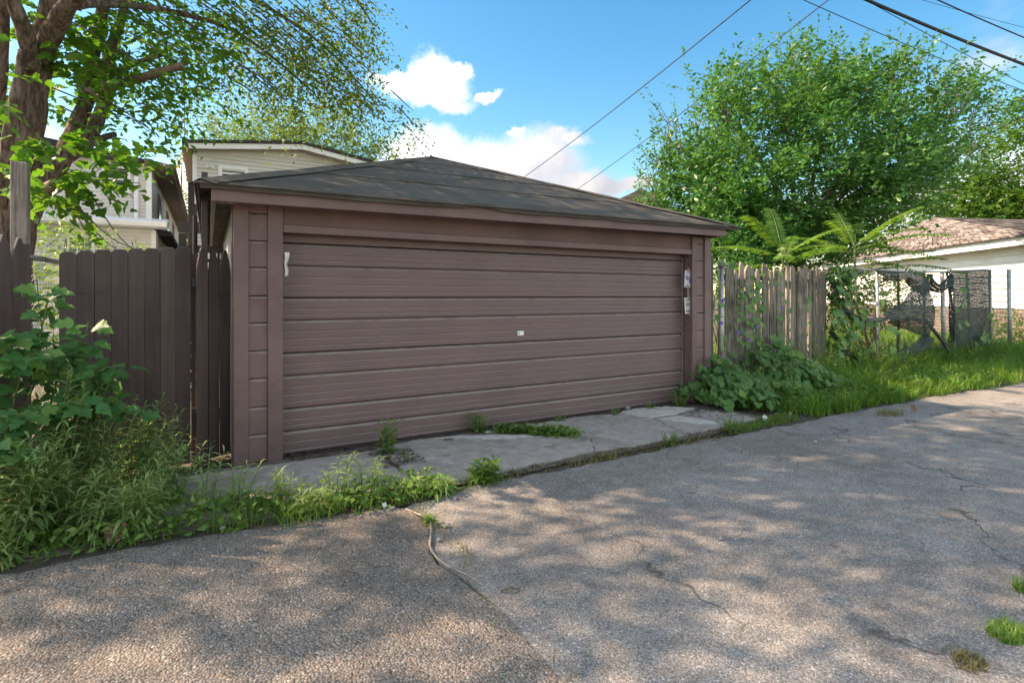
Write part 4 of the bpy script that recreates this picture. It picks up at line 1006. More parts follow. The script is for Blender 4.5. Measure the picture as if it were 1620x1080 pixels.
# ---------------------------------------------------------------- the tree on the left
DT = 5.6
lt_ = thing('street_tree', 'large leaning tree with several trunks behind the far left fence, its crown over the alley', 'tree', (-1.9, 7.2, 0))
def Q(x, y, d=DT): return P(x, y, d)
limb([Q(8, 760), Q(14, 560), Q(20, 420), Q(28, 330), Q(40, 230), Q(52, 150), Q(64, 80), Q(84, 10, 5.5), Q(110, -120, 5.3), Q(150, -320, 5.0)], .205, .085, BARK, lt_, 'trunk', 14)
limb([Q(24, 400), Q(60, 300, 5.7), Q(98, 252, 5.8), Q(122, 200, 6), Q(140, 145, 6.2), Q(146, 95, 6.3), Q(160, 30, 6.4), Q(176, -90, 6.5)], .125, .05, BARK, lt_)
limb([Q(60, 100), Q(84, 50, 5.4), Q(108, 8, 5.2), Q(160, -60, 5), Q(260, -200, 4.8)], .105, .06, BARK, lt_)
limb([Q(56, 130), Q(42, 60, 5.3), Q(20, 0, 5.1), Q(-10, -90, 5)], .085, .05, BARK, lt_)
limb([Q(0, 330, 5.3), Q(14, 210, 5.2), Q(30, 120, 5.2), Q(36, 80, 5.2)], .055, .035, BARK, lt_)
limb([Q(-8, 200, 5.5), Q(0, 110, 5.4), Q(6, 20, 5.3), Q(16, -80, 5)], .075, .04, BARK, lt_)
limb([Q(112, 230, 5.9), Q(142, 214, 6), Q(158, 180, 6.1), Q(170, 150, 6.2), Q(172, 90, 6.3), Q(192, 30, 6.5), Q(205, -40, 6.6)], .085, .045, BARK, lt_)
limb([Q(136, 150, 6.2), Q(165, 140, 6.1), Q(200, 130, 6), Q(240, 118, 5.9), Q(288, 104, 5.8)], .07, .036, CUTWOOD, lt_)
limb([Q(175, 120, 6.2), Q(215, 100, 6.2), Q(262, 85, 6.3)], .035, .022, BARK, lt_)
limb([Q(20, 330), Q(60, 308, 5.3), Q(92, 292, 5.1)], .09, .065, CUTWOOD, lt_, 'limb')
limb([Q(70, 272, 5.7), Q(112, 248, 5.8), Q(150, 224, 6), Q(182, 212, 6.2)], .07, .03, BARK, lt_)
limb([Q(30, 330), Q(52, 318, 5.4), Q(92, 322, 5.1), Q(104, 318, 5)], .02, .012, BARK, lt_)
limb([Q(120, 8, 5.3), Q(170, 6, 5.6), Q(260, 16, 6.4), Q(360, 44, 7.2), Q(430, 90, 7.8), Q(500, 150, 8.2)], .05, .012, BARK, lt_)
limb([Q(176, -60, 6.5), Q(300, -40, 7), Q(420, 10, 7.8), Q(520, 80, 8.4), Q(600, 170, 8.8)], .05, .01, BARK, lt_)
limb([Q(200, -120, 6), Q(380, -110, 7), Q(500, -60, 7.6), Q(560, -5, 8), Q(590, 40, 8.2)], .06, .012, BARK, lt_)
limb([Q(150, -320, 5.0), (0.2, 4.2, 8.3), (1.8, 3.6, 9.2)], .10, .03, BARK, lt_)
limb([Q(110, -120, 5.3), (-0.2, 6.3, 8), (2.2, 6.0, 9.0), (4.5, 5.8, 9.6)], .10, .03, BARK, lt_)
limb([Q(-10, -90, 5), (-3, 5.8, 7.4), (-4.4, 5.2, 8.6)], .08, .03, BARK, lt_)
pxm = 1 / 844
def bl(x, y, d, rx, ry, rd, n):
    k = d * pxm; return (tuple(P(x, y, d)), (max(rx * k, .1), max(rd, .1), max(ry * k, .1)), n)
near_blobs = [bl(235, 80, 6.3, 80, 75, .7, 120), bl(190, 30, 6.4, 80, 45, .7, 80), bl(300, 50, 6.8, 80, 60, .9, 120), bl(240, 165, 6, 60, 38, .5, 70), bl(205, 215, 5.8, 45, 22, .4, 24),
              bl(320, 130, 6.8, 45, 45, .6, 40)]
trunk_blobs = [bl(140, 255, 4.9, 70, 26, .4, 30), bl(30, 100, 6.3, 70, 90, .4, 30), bl(10, 250, 4.7, 26, 50, .3, 8), bl(90, 318, 4.9, 36, 14, .3, 9), bl(115, 60, 5.9, 40, 40, .4, 22), bl(8, 120, 4.8, 16, 60, .3, 6), bl(130, 105, 5.9, 50, 40, .4, 26), bl(80, 290, 4.8, 40, 20, .2, 10)]
far_blobs = [bl(410, 45, 7.6, 110, 60, 1.0, 330), bl(425, 110, 7.9, 75, 45, .8, 170), bl(500, 130, 8.3, 70, 55, .8, 230), bl(520, 60, 8.1, 60, 55, .7, 200), bl(560, 10, 8, 34, 40, .5, 80),
             bl(560, 160, 8.6, 50, 32, .6, 110), bl(460, 170, 8.1, 36, 16, .4, 30), bl(610, 195, 8.8, 55, 22, .4, 46), bl(650, 215, 8.9, 30, 18, .3, 14), bl(590, 100, 8.5, 25, 14, .3, 16), bl(330, 165, 7.2, 40, 18, .4, 20)]
# the leaves seen nearest, one by one
A = []
for c, r, n in trunk_blobs:
    b_, o_ = blob(c, r, n); A.append(sprays(b_, o_ + rng.normal(0, .4, o_.shape) + [0.2, -.2, -.1], rng.uniform(.18, .34, n), 6, .115, .3))
A = [np.concatenate(z) for z in zip(*A)]
idx = rng.permutation(len(A[0])); one, rest = idx[:290], idx[290:]
leaf_objects('leaf', *[a[one] for a in A], LOBED, L_LEFT, lt_, 1.0)
o = leaf_cloud('foliage', *[a[rest] for a in A], LOBED, L_LEFT, lt_); o['kind'] = 'stuff'
o, _ = crown(near_blobs, 7, .105, (.25, .5), L_LEFT, lt_, OVAL, 'foliage', .1, .35)
o, FB = crown(far_blobs, 8, .075, (.3, .55), L_OVER, lt_, OVAL, 'foliage', -.1, .5)
tw_s, tw_e = [], []
for c, r, n in far_blobs + near_blobs:
    for _ in range(max(3, n // 14)):
        e = Vector(c) + Vector((random.uniform(-1, 1) * r[0], random.uniform(-1, 1) * r[1], random.uniform(-1, 1) * r[2])); s_ = e + Vector((-.55, -.15, .3)) * random.uniform(.6, 1.4)
        tw_s.append(s_); tw_e.append(e)
twigs(tw_s, tw_e, .011, BARK, lt_)
# the crown above the view: it shades the alley
over = [((-6.4, 8.2, 7.0), (1.3, .45, .7), 100), ((-5.9, 7.2, 7.0), (.8, .4, .6), 50), ((-.6, 5.2, 7.6), (2.0, 1.5, 1.2), 190), ((-2.6, 8.6, 7.2), (2.0, 1.5, 1.2), 240), ((-.6, 8.2, 7.6), (1.6, 1.4, 1.0), 200), ((-2.0, 7.0, 7.6), (2.6, 2.4, 1.9), 620), ((-3.8, 7.6, 8.6), (2.0, 2.0, 1.5), 260), ((.6, 7.0, 8.6), (2.4, 2.2, 1.6), 420), ((3.0, 7.4, 9.8), (2.4, 2.2, 1.4), 300), ((5.6, 7.6, 10.8), (2.0, 2.0, 1.2), 230), ((-7.8, 8.5, 8.2), (1.4, .7, .9), 90)]
def above(p):
    d = p[:, 0] * math.sin(YAW) + p[:, 1] * math.cos(YAW); return (p[:, 2] - 1.5) > .62 * d + .1
crown([(c_, r_, int(n_ * 1.3)) for c_, r_, n_ in over], 9, .15, (.5, .9), L_OVER, lt_, OVAL, 'foliage', .2, .3, above)

# ---------------------------------------------------------------- trees behind on the right, and further off
rt = thing('elm_tree', 'big bright green bushy tree rising behind the stake fence', 'tree', (12.75, 8.1, 0))
d0 = 13.2
rb = [(c_, (r_[0], r_[1] * .78, r_[2]), int(n_ * 1.4)) for c_, r_, n_ in [bl(1265, 290, d0, 200, 130, 3.2, 1150), bl(1140, 315, d0 - .5, 88, 100, 2.2, 560), bl(1095, 345, d0 - .5, 46, 52, 1.4, 200), bl(1385, 225, d0 + .5, 115, 95, 2.4, 560), bl(1210, 185, d0, 95, 75, 2, 430), bl(1330, 150, d0 + .3, 100, 45, 1.8, 330),
      bl(1465, 175, d0 + .8, 58, 40, 1.2, 90), bl(1520, 160, d0 + .9, 34, 24, .8, 44), bl(1165, 385, d0 - .2, 90, 45, 1.4, 340), bl(1255, 380, d0 - .2, 100, 45, 1.4, 420), bl(1415, 280, d0, 95, 38, 1.6, 340), bl(1335, 355, d0 + .8, 55, 36, 1, 190), bl(1068, 270, d0, 26, 40, .7, 44), bl(1065, 395, d0, 36, 24, .8, 90)]]
limb([(12.75, 8.1, 0), (12.7, 8.1, 1.8), (12.8, 8.0, 2.9)], .28, .2, BARK, rt, 'trunk', 10)
for (x, y, d, r) in ((1150, 190, d0, .09), (1230, 120, d0, .09), (1330, 130, d0 + .4, .08), (1440, 170, d0 + .6, .08), (1080, 300, d0 - .5, .07), (1380, 250, d0 - 1, .06), (1510, 160, d0 + .8, .05)):
    e = P(x, y, d); m_ = Vector((12.8, 8.0, 2.9)).lerp(e, .5) + Vector((0, 0, .4)); limb([(12.8, 8.05, 2.3 + random.random() * .6), m_, e], r, .015, BARK, rt, 'limb', 6)
crown(rb, 10, .145, (.38, .8), L_RIGHT, rt, OVAL, 'foliage', .7, .05, None, 13, .32)
top = []
for (x, y, d, n) in ((1140, 140, d0, 7), (1190, 105, d0, 8), (1240, 88, d0, 9), (1300, 85, d0, 6), (1345, 82, d0, 9), (1400, 95, d0 + .4, 8), (1460, 90, d0 + .5, 8), (1090, 200, d0, 6), (1066, 230, d0, 5), (1046, 290, d0, 6), (1500, 120, d0 + .8, 12), (1535, 130, d0 + .9, 9), (1550, 155, d0 + .9, 7), (1060, 190, d0, 8), (1042, 250, d0, 7), (1040, 320, d0, 8), (1120, 160, d0, 9), (1165, 120, d0, 9), (1270, 78, d0, 9), (1430, 85, d0 + .4, 9), (1530, 200, d0 + .9, 7)):
    for _ in range(n):
        c = P(x + random.uniform(-26, 26), y + random.uniform(6, 40), d + random.uniform(-.6, .6)); top.append(c)
top = np.array([tuple(c) for c in top]); dd = np.array([0.06, 0, 1.0]) + rng.normal(0, .22, top.shape)
dd[:, 0] += np.clip((top[:, 0] - 13) * .14, -.4, .6)
o = leaf_cloud('foliage', *sprays(top, dd, rng.uniform(.5, 1.1, len(top)), 13, .115, -.02), OVAL, L_RIGHT, rt); o['kind'] = 'stuff'
twigs([t - d_ * .5 for t, d_ in zip(top, dd)], [t + d_ * .4 for t, d_ in zip(top, dd)], .012, BARK, rt)

r2 = thing('dark_tree', 'dark green dense tree at the right edge behind the white garage', 'tree', P(1610, 560, 27))
d2 = 27
crown([bl(1600, 265, d2, 90, 90, 2.6, 800), bl(1540, 320, d2, 60, 60, 2, 400), bl(1690, 280, d2, 110, 130, 3, 800), bl(1590, 345, d2 - 1, 110, 30, 2, 420), bl(1640, 200, d2, 60, 40, 2, 250), bl(1480, 340, d2, 50, 40, 1.5, 200)], 9, .25, (.8, 1.5), L_DARK, r2, OVAL, 'foliage', .2, .35, None, 11, .5)
limb([P(1610, 560, 27) * 1.0, P(1608, 400, 27), P(1600, 300, 27)], .35, .12, BARK, r2, 'trunk', 8)
r3 = thing('distant_tree', 'pale green tree crown rising behind the roof of the cream house', 'tree', P(470, 470, 36))
d3 = 36
crown([bl(420, 218, d3, 90, 38, 2.5, 430), bl(510, 218, d3, 80, 40, 2.5, 420), bl(575, 245, d3, 45, 24, 1.6, 150), bl(360, 222, d3, 40, 18, 1.4, 90), bl(440, 260, d3, 120, 50, 3, 400), bl(600, 255, d3, 22, 14, 1, 40)], 9, .26, (.8, 1.6), L_FAR, r3, OVAL, 'foliage', .3, .2)
limb([P(470, 505, 36), P(468, 380, 36), P(480, 240, 36)], .4, .12, BARK, r3, 'trunk', 8)
r4 = thing('slender_tree', 'slender yellow-green tree in the gap between the two houses', 'tree', P(283, 500, 46))
d4 = 46
crown([bl(285, 345, d4, 22, 70, 1.6, 260), bl(290, 270, d4, 14, 40, 1, 60), bl(282, 395, d4, 26, 30, 1.6, 170)], 8, .28, (.6, 1.2), L_YEL, r4, OVAL, 'foliage', .4, .1)
limb([P(283, 500, 46), P(285, 380, 46), P(288, 260, 46)], .2, .05, BARK, r4, 'trunk', 6)
r5 = thing('far_roof_house', 'small far house roof peeping over the garage beside the big tree', 'house', P(1000, 460, 60))
b = MB(); C0 = P(1000, 330, 60); M = Matrix.Translation((C0.x, C0.y, 0)) @ Matrix.Rotation(-YAW, 4, 'Z')
zt = P(1000, 307, 60).z; MB().box(-3, 3, -3, 3, 0, zt - 1.6, M).build('wall', BRICKW, r5)
b = MB(); b.prism([(-3.3, zt - 1.7), (3.3, zt - 1.7), (.3, zt)], 'y', -3.3, 3.3); b.v = [tuple(M @ Vector(v)) for v in b.v]; b.build('roof', EAVE, r5)

# shrubs in the yards
def shrub(name, label, cat, blobs, nleaf, size, L, mat, T=OVAL, group=None, up=.5):
    c = blobs[0][0]; t = thing(name, label, cat, (c[0], c[1], 0), group)
    crown(blobs, nleaf, size, L, mat, t, T, 'foliage', up, .15)
    s_ = [(c[0] + random.uniform(-.2, .2), c[1] + random.uniform(-.1, .1), 0) for _ in range(9)]
    e_ = [tuple(Vector(b_[0]) + Vector((random.uniform(-.6, .6) * b_[1][0], 0, random.uniform(-.3, .5) * b_[1][2]))) for b_ in (blobs * 9)[:9]]
    twigs(s_, e_, .02, STEMB, t, 'stems'); return t
shrub('yard_shrub', 'leafy shrub filling the gap between the brown garage and the stake fence tops', 'shrub', [bl(1145, 400, 11, 30, 60, .6, 150), bl(1200, 400, 11.5, 50, 45, .7, 190), bl(1290, 400, 12, 50, 40, .7, 120), bl(1160, 480, 11, 30, 60, .5, 120)], 8, .10, (.25, .5), L_RIGHT)
shrub('yard_shrub', 'bright green shrub showing through the torn chain-link screen', 'shrub', [bl(1370, 470, 15, 55, 42, .8, 260), bl(1335, 500, 14.6, 40, 45, .7, 190), bl(1420, 480, 15.4, 40, 40, .7, 130)], 8, .11, (.25, .5), L_WEED)
shrub('yard_shrub', 'light green shrub between the chain-link panel and the pale house', 'shrub', [bl(112, 388, 9, 30, 26, .3, 40), bl(70, 450, 8.6, 30, 60, .4, 80), bl(170, 400, 10, 40, 16, .3, 30), bl(80, 520, 8.4, 30, 60, .4, 70)], 7, .13, (.3, .5), L_WEED, LEAFLET)
shrub('ground_shrub', 'low dark green growth at the foot of the white garage wall', 'shrub', [bl(1600, 530, 15.6, 40, 30, .5, 160), bl(1540, 545, 15.8, 50, 22, .5, 140)], 8, .09, (.2, .4), L_DARK)

# saplings with feathery fronds
def frond(b_pos, b_dir, L, drop, nl, ll, stem, acc):
    b_dir = Vector(b_dir).normalized(); pts = []
    for i in range(7):
        t = i / 6; pts.append(Vector(b_pos) + b_dir * L * t - Vector((0, 0, drop * L * t * t)))
    stem.tube(pts, [.008, .007, .006, .005, .004, .003, .002], 4, False)
    for k in range(nl):
        t = .15 + .85 * k / nl; i = min(5, int(t * 6)); u = t * 6 - i; p = pts[i].lerp(pts[i + 1], u); tan = (pts[i + 1] - pts[i]).normalized()
        side = tan.cross(Vector((0, 0, 1))).normalized()
        for sg in (1, -1):
            d = side * sg + tan * .35 + Vector((random.uniform(-.1, .1), random.uniform(-.1, .1), -.28 + random.uniform(-.12, .12)))
            acc.append((tuple(p), tuple(d), tuple(tan.cross(side * -1) + Vector((random.uniform(-.3, .3),) * 3)), ll * (1 - .45 * abs(t - .45))))
def sapling(label, base, h, fr, L, ll):
    t = thing('frond_sapling', label, 'sapling', base, 'feathery saplings behind the stake fence'); stem = MB(); base = Vector(base)
    stem.tube([base, base + Vector((.05, 0, h * .5)), base + Vector((0, 0, h))], [.035, .028, .016], 6)
    acc = []
    for (az, el, ht) in fr:
        d = Vector((math.cos(R(az)) * math.cos(R(el)), math.sin(R(az)) * math.cos(R(el)), math.sin(R(el))))
        frond(base + Vector((0, 0, h * ht)), d, L * random.uniform(.85, 1.1), .28, 24, ll, stem, acc)
    stem.build('stem', STEMG, t)
    A = [np.array([a[i] for a in acc]) for i in range(4)]
    o = leaf_cloud('foliage', *A, LEAFLET, L_FROND, t, 1.15); o['kind'] = 'stuff'
b0 = P(1238, 600, 9.5)
sapling('tall feathery sapling with big fronds against the bushy tree above the stakes', (b0.x, b0.y, 0), 2.25, [(95 - 30, 72, 1), (-30, 22, 1), (-55, 40, .98), (150, 25, .97), (175, 48, 1), (20, 48, .95), (-100, 30, .9), (60, 10, .85), (-20, 5, .86), (120, 12, .9), (215, 18, .93)], 1.25, .19)
b0 = P(1352, 600, 10.3)
sapling('feathery sapling arching in front of the brown shingle roof', (b0.x, b0.y, 0), 2.45, [(-10, 34, 1), (0, 22, .97), (25, 40, 1), (-60, 25, .97), (190, 35, .98), (-35, 30, 1), (-20, 42, 1), (-50, 12, .95), (150, 30, .95), (170, 12, .95), (-10, 18, .97), (-80, 45, 1), (60, 60, 1), (-30, 2, .9)], 1.5, .17)
b0 = P(1420, 600, 11.3)
sapling('lower feathery sapling under the white fascia of the far garage', (b0.x, b0.y, 0), 2.2, [(-30, 20, 1), (-15, 30, 1), (150, 22, .95), (170, 6, .95), (-40, 8, .97), (60, 50, 1)], 1.3, .15)

# ---------------------------------------------------------------- weeds and vines near by
def weed(name, label, base, h, nst, leafL, spread, mat, group=None, T=LANCE, nl=16, stemmat=STEMG, lean=(0, 0), width=1.3):
    base = Vector(base); t = thing(name, label, 'weed', base, group); sb = MB(); acc = []
    for s_ in range(nst):
        a = random.uniform(0, 6.28); r = spread * math.sqrt(random.random()); hh = h * random.uniform(.65, 1.08)
        b0 = base + Vector((math.cos(a) * r * .35, math.sin(a) * r * .35, 0)); e = base + Vector((math.cos(a) * r + lean[0] * hh, math.sin(a) * r + lean[1] * hh, hh))
        m_ = b0.lerp(e, .5) + Vector((0, 0, hh * .08)); pts = [b0, m_, e]; sb.tube(pts, [.005, .004, .0015], 4, False)
        for k in range(nl):
            u = .08 + .92 * k / (nl - 1); p = b0.lerp(m_, u * 2) if u < .5 else m_.lerp(e, u * 2 - 1)
            az = k * 2.4 + s_; el = -.10 + .75 * u + random.uniform(-.3, .25)
            d = (math.cos(az) * math.cos(el), math.sin(az) * math.cos(el), math.sin(el))
            acc.append((tuple(p), d, (random.uniform(-.3, .3) - d[0] * .5, random.uniform(-.3, .3) - d[1] * .5, 1.0), leafL * (1.1 - .55 * u) * random.uniform(.7, 1.2)))
    o = sb.build('stems', stemmat, t); o['kind'] = 'stuff'
    A = [np.array([a[i] for a in acc]) for i in range(4)]
    o = leaf_cloud('foliage', *A, T, mat, t, width); o['kind'] = 'stuff'
    return t
gr = 'goldenrod clumps before the board gate'
# big leaved bush before the gate
bush = thing('mulberry_bush', 'big-leaved dark green bush sprawling before the far left pickets and gate', 'shrub', (-1.1, 4.8, 0))
stems = [[(-1.25, 4.9, 0), P(40, 640, 3.8), P(80, 580, 3.8), P(128, 545, 3.75), P(140, 508, 3.7)], [(-1.2, 4.85, 0), P(20, 620, 3.7), P(60, 540, 3.8), P(76, 470, 3.85), P(74, 462, 3.85)],
         [(-1.0, 4.85, 0), P(110, 640, 3.8), P(145, 590, 3.8), P(185, 578, 3.8)], [(-1.0, 4.8, 0), P(120, 660, 3.8), P(160, 630, 3.8), P(205, 656, 3.85)], [(-1.3, 4.75, 0), P(-40, 640, 3.6), P(0, 580, 3.5), P(60, 558, 3.5)],
         [(-1.4, 4.6, 0), P(-60, 600, 3.4), P(-30, 540, 3.4), P(30, 530, 3.5)], [(-1.1, 4.8, 0), P(60, 680, 3.6), P(100, 640, 3.6), P(140, 640, 3.6)], [(-1.3, 4.6, 0), P(0, 700, 3.4), P(20, 660, 3.4), P(50, 650, 3.4)], [(-1.5, 4.5, 0), P(-60, 740, 3.2), P(-10, 700, 3.2), P(30, 720, 3.2)],
         [(-1.1, 4.9, 0), P(90, 600, 3.9), P(110, 560, 3.9), P(100, 540, 3.9)], [(-1.0, 4.9, 0), P(120, 640, 3.95), P(150, 600, 3.95), P(165, 610, 3.95)], [(-1.3, 4.8, 0), P(30, 600, 3.7), P(40, 560, 3.7), P(10, 545, 3.7)]]
sb = MB(); acc = []
for pts in stems:
    q_ = limb_pts(pts, 6); sb.tube(q_, [.011 - .008 * i / (len(q_) - 1) for i in range(len(q_))], 5, False)
    for k in range(44):
        u = (.2 + .8 * k / 43) * (len(q_) - 1); i = min(len(q_) - 2, int(u)); p = q_[i].lerp(q_[i + 1], u - i); az = k * 2.4 + random.uniform(-.5, .5)
        d = Vector((math.cos(az), math.sin(az) - .25, random.uniform(-.7, .15))); pet = p + d.normalized() * random.uniform(.02, .09)
        acc.append((tuple(pet), tuple(d), (random.uniform(-.4, .4), random.uniform(-1.3, -.1), random.uniform(.5, 1.0)), random.uniform(.07, .13)))
sb.build('stems', STEMG, bush)
A = [np.array([a[i] for a in acc]) for i in range(4)]; idx = rng.permutation(len(acc)); one, rest = idx[:290], idx[290:]
leaf_objects('leaf', *[a[one] for a in A], LOBED, L_BUSH, bush)
o = leaf_cloud('foliage', *[a[rest] for a in A], LOBED, L_BUSH, bush); o['kind'] = 'stuff'
# goldenrod
golds = [(100, 790, .98, 5, .11, .16, 3.72, 'tallest pale goldenrod clump standing against the big-leaved bush'), (160, 790, .66, 6, .10, .18, 3.78, 'goldenrod clump in the middle before the board gate'),
         (225, 770, .60, 7, .085, .20, 4.0, 'dense goldenrod clump at the right, against the lower gate boards'), (65, 830, .62, 6, .11, .2, 3.4, 'goldenrod clump in front of the tallest one'),
         (15, 850, .55, 6, .12, .22, 3.2, 'goldenrod clump at the left edge of the picture'), (262, 800, .40, 5, .08, .16, 3.85, 'low goldenrod clump reaching over the concrete apron'),
         (130, 840, .42, 6, .10, .2, 3.4, 'low goldenrod clump behind the crumpled brown leaf'), (205, 845, .36, 5, .09, .14, 3.3, 'upright weed right of the crumpled brown leaf'), (195, 700, .70, 5, .08, .14, 4.1, 'goldenrod tops touching the dark gate')]
for (x, y, h, n, ll, sp, d, lab) in golds:
    c = P(x, y, d); weed('goldenrod', lab, (c.x, c.y, 0), h * 1.02, int(n * 2.6), ll * 1.5, sp * 1.15, L_GOLD, gr, T=ARCH, nl=30, lean=(.16, -.10), width=1.25)
smalls = [((1.49, 4.98), .31, 13, .10, .13, 'leafy upright weed in the joint at the left foot of the door'), ((1.56, 4.62), .12, 6, .035, .08, 'tiny weed on bare soil below the upright one'),
          ((2.60, 5.28), .20, 20, .065, .18, 'round-leaved weed clump against the bottom of the door'), ((2.92, 5.18), .09, 7, .05, .10, 'low weed right of the clump at the door'),
          ((1.93, 3.86), .15, 16, .11, .13, 'broad-leaved dock at the alley edge below the slab'), ((4.02, 3.88), .11, 9, .06, .09, 'small weed at the alley edge under the pale concrete'),
          ((4.40, 5.16), .11, 5, .04, .08, 'sparse weed near the right end of the door'), ((5.55, 5.15), .24, 13, .07, .20, 'leafy weed at the right foot of the door jamb'), ((5.05, 5.20), .08, 5, .05, .08, 'small weed at the top of the pale patch'),
          ((1.27, 3.30), .06, 7, .045, .05, 'small bright weed in the seam at the head of the pale root'), ((4.95, 3.90), .14, 14, .07, .22, 'leafy weeds on the corner of apron and alley'), ((3.62, 5.22), .10, 6, .05, .1, 'weed on the broken concrete by the door')]
for (xy, h, n, ll, sp, lab) in smalls: weed('small_weed', lab, (*xy, 0.01), h, n, ll, sp, L_WEED, 'small weeds on the apron', T=OVAL, nl=9, width=1.0)
sm = thing('clover_patch', 'spreading green patch of low weeds across the slab joint', 'weed', (3.2, 4.85, 0.02)); n_ = 1600
u = rng.uniform(0, 1, n_); px_ = 2.72 + .68 * u + rng.normal(0, .045, n_); py_ = 5.12 - .50 * u + rng.normal(0, .055, n_) * (.5 + 1.4 * u)
o = leaf_cloud('foliage', np.stack([px_, py_, .022 + rng.uniform(0, .10, n_) * rng.uniform(.3, 1, n_)], 1), rng.normal(0, 1, (n_, 3)) * [1, 1, .3], np.array([0, 0, 1.0]) + rng.normal(0, .35, (n_, 3)), rng.uniform(.025, .055, n_), OVAL, L_WEED, sm, 1.6); o['kind'] = 'stuff'

# grass
def ed(x): return 3.80 + 0 * x
pts = np.concatenate([scatter(-2.4, 1.1, 3.78, 4.55, 3200, .0, lambda x, y: np.clip((.30 + .9 * clumpy(x, y)) * (y > 3.91 - .19 * np.clip((x + .6) / 1.8, 0, 1)) * (y < 4.62 - .30 * np.clip(x + .3, 0, 1.3)), 0, 1)),
                      scatter(.4, 2.1, 3.66, 4.12, 1000, .0, lambda x, y: np.clip((y - 3.66) * 20, 0, 1) * (y < 4.12 - .22 * (x - .4) / 1.7) * (.35 + .6 * clumpy(x * 2, y)))])
pts[:, 2] += rng.uniform(-.01, .01, len(pts)); o = grass('grass', pts, .17, 1.1, L_GRASS, .0036); o['kind'] = 'stuff'
pts = np.concatenate([scatter(2.0, 5.0, 3.78, 3.95, 1600, .0, lambda x, y: np.clip((.1 + clumpy(x * 1.7, y * 3)) * .8, 0, 1)), scatter(1.22, 1.34, 2.6, 3.6, 90), scatter(1.1, 1.3, 1.4, 2.2, 25), scatter(4.35, 4.6, 2.3, 3.8, 60)])
o = grass('dry_grass', pts, .055, .9, L_DRY, .0035); o['kind'] = 'stuff'
edge_right = lambda x: 3.84 - .25 * np.clip((x - 9) / 4, 0, 1) + .05 * np.sin(x * 5) + .04 * np.sin(x * 11)
pts = np.concatenate([scatter(5.9, 9, 3.8, 5.5, 11000, 0, lambda x, y: (y > edge_right(x) + (1.1 - (x - 5.9) * 1.6) * (x < 6.5)) * np.clip(.75 + .4 * clumpy(x, y), 0, 1)), scatter(9, 18, 3.55, 5.8, 17000, 0, lambda x, y: (y > edge_right(x)) * 1.0)])
pts[:, 2] += .05 * np.clip(pts[:, 1] - 4, 0, 1.5)
o = grass('grass', pts, .24, .9, L_GRASS, .0065); o['kind'] = 'stuff'
pts = scatter(9.5, 24, 5.7, 12, 9000, .0); o = grass('grass', pts, .34, .7, L_GRASS, .014); o['kind'] = 'stuff'
pts = scatter(5.1, 6.2, 3.86, 4.1, 700, 0.0); o = grass('grass', pts, .09, .9, L_GRASS, .004); o['kind'] = 'stuff'
def broad(name, x0, x1, y0, y1, n, zmax, smin, smax, mat, dens):
    p = scatter(x0, x1, y0, y1, n, 0, dens); m_ = len(p); p[:, 2] = rng.uniform(.01, zmax, m_)
    o = leaf_cloud(name, p, rng.normal(0, 1, (m_, 3)) * [1, 1, .4], np.array([0, -.2, 1.0]) + rng.normal(0, .4, (m_, 3)), rng.uniform(smin, smax, m_), OVAL, mat, None, 1.2); o['kind'] = 'stuff'; return o
broad('ground_weeds', -2.6, 1.6, 3.70, 4.9, 7500, .15, .025, .07, L_WEED, lambda x, y: np.clip((y > 3.88 - .19 * np.clip((x + .6) / 1.8, 0, 1)) * (y < 4.9 - .62 * np.clip(x + .9, 0, 1.3)) * (.45 + clumpy(x + 1, y)), 0, 1))
broad('ground_weeds', 6.2, 12, 3.85, 5.5, 3600, .22, .04, .09, L_WEED, lambda x, y: np.clip((y > edge_right(x) + .08) * (.2 + clumpy(x, y + 2)), 0, 1))
for (lab, x, y, r, n, mt, h) in (('dense green tuft of moss and grass on the alley at the lower right', 3.07, .97, .065, 420, L_WEED, .06), ('thin dry tuft at the bottom right of the alley', 2.70, .97, .055, 160, L_DRY, .035), ('green tuft at the right edge of the alley', 3.62, 1.07, .045, 160, L_WEED, .055), ('straw-coloured dry tuft at the edge of the right grass', 7.50, 3.50, .14, 220, L_DRY, .10)):
    t = thing('grass_tuft', lab, 'tuft', (x, y, 0), 'tufts growing in the alley'); a = rng.uniform(0, 6.28, n); q_ = r * np.sqrt(rng.uniform(0, 1, n))
    o = grass('blades', np.stack([x + q_ * np.cos(a) * 1.4, y + q_ * np.sin(a), np.zeros(n)], 1), h, 1.0, mt, .003, t); o['kind'] = 'stuff'

# heart-leaved vine on the stakes and in a mound before them
vine = thing('morning_glory_vine', 'mound of heart-shaped leaves with violet flowers before the stake fence', 'vine', (7.1, 4.9, 0))
M_ = 1500
xx = rng.uniform(5.75, 8.7, M_); yy = rng.uniform(4.25, 5.42, M_)
hgt = .10 + .55 * np.clip((yy - 4.25) / 1.0, 0, 1) ** .8 * np.clip((xx - 5.7) / .5, 0.15, 1) * np.clip((9.0 - xx) / .8, .2, 1) * (.8 + .3 * np.sin(xx * 3.3 + 1) + .12 * np.sin(xx * 9))
pos = np.stack([xx, yy, hgt * rng.uniform(.6, 1.2, M_)], 1)
keep = (yy > 4.3 + .25 * np.sin(xx * 4) ** 2)
pos = pos[keep]; m_ = len(pos); dr = np.stack([rng.normal(0, .6, m_), rng.uniform(-.8, -.1, m_), rng.uniform(-.9, -.1, m_)], 1); nm = np.stack([rng.normal(-.1, .45, m_), rng.uniform(-1.1, -.2, m_), rng.uniform(.35, 1, m_)], 1); sz = rng.uniform(.065, .14, m_)
climb = []
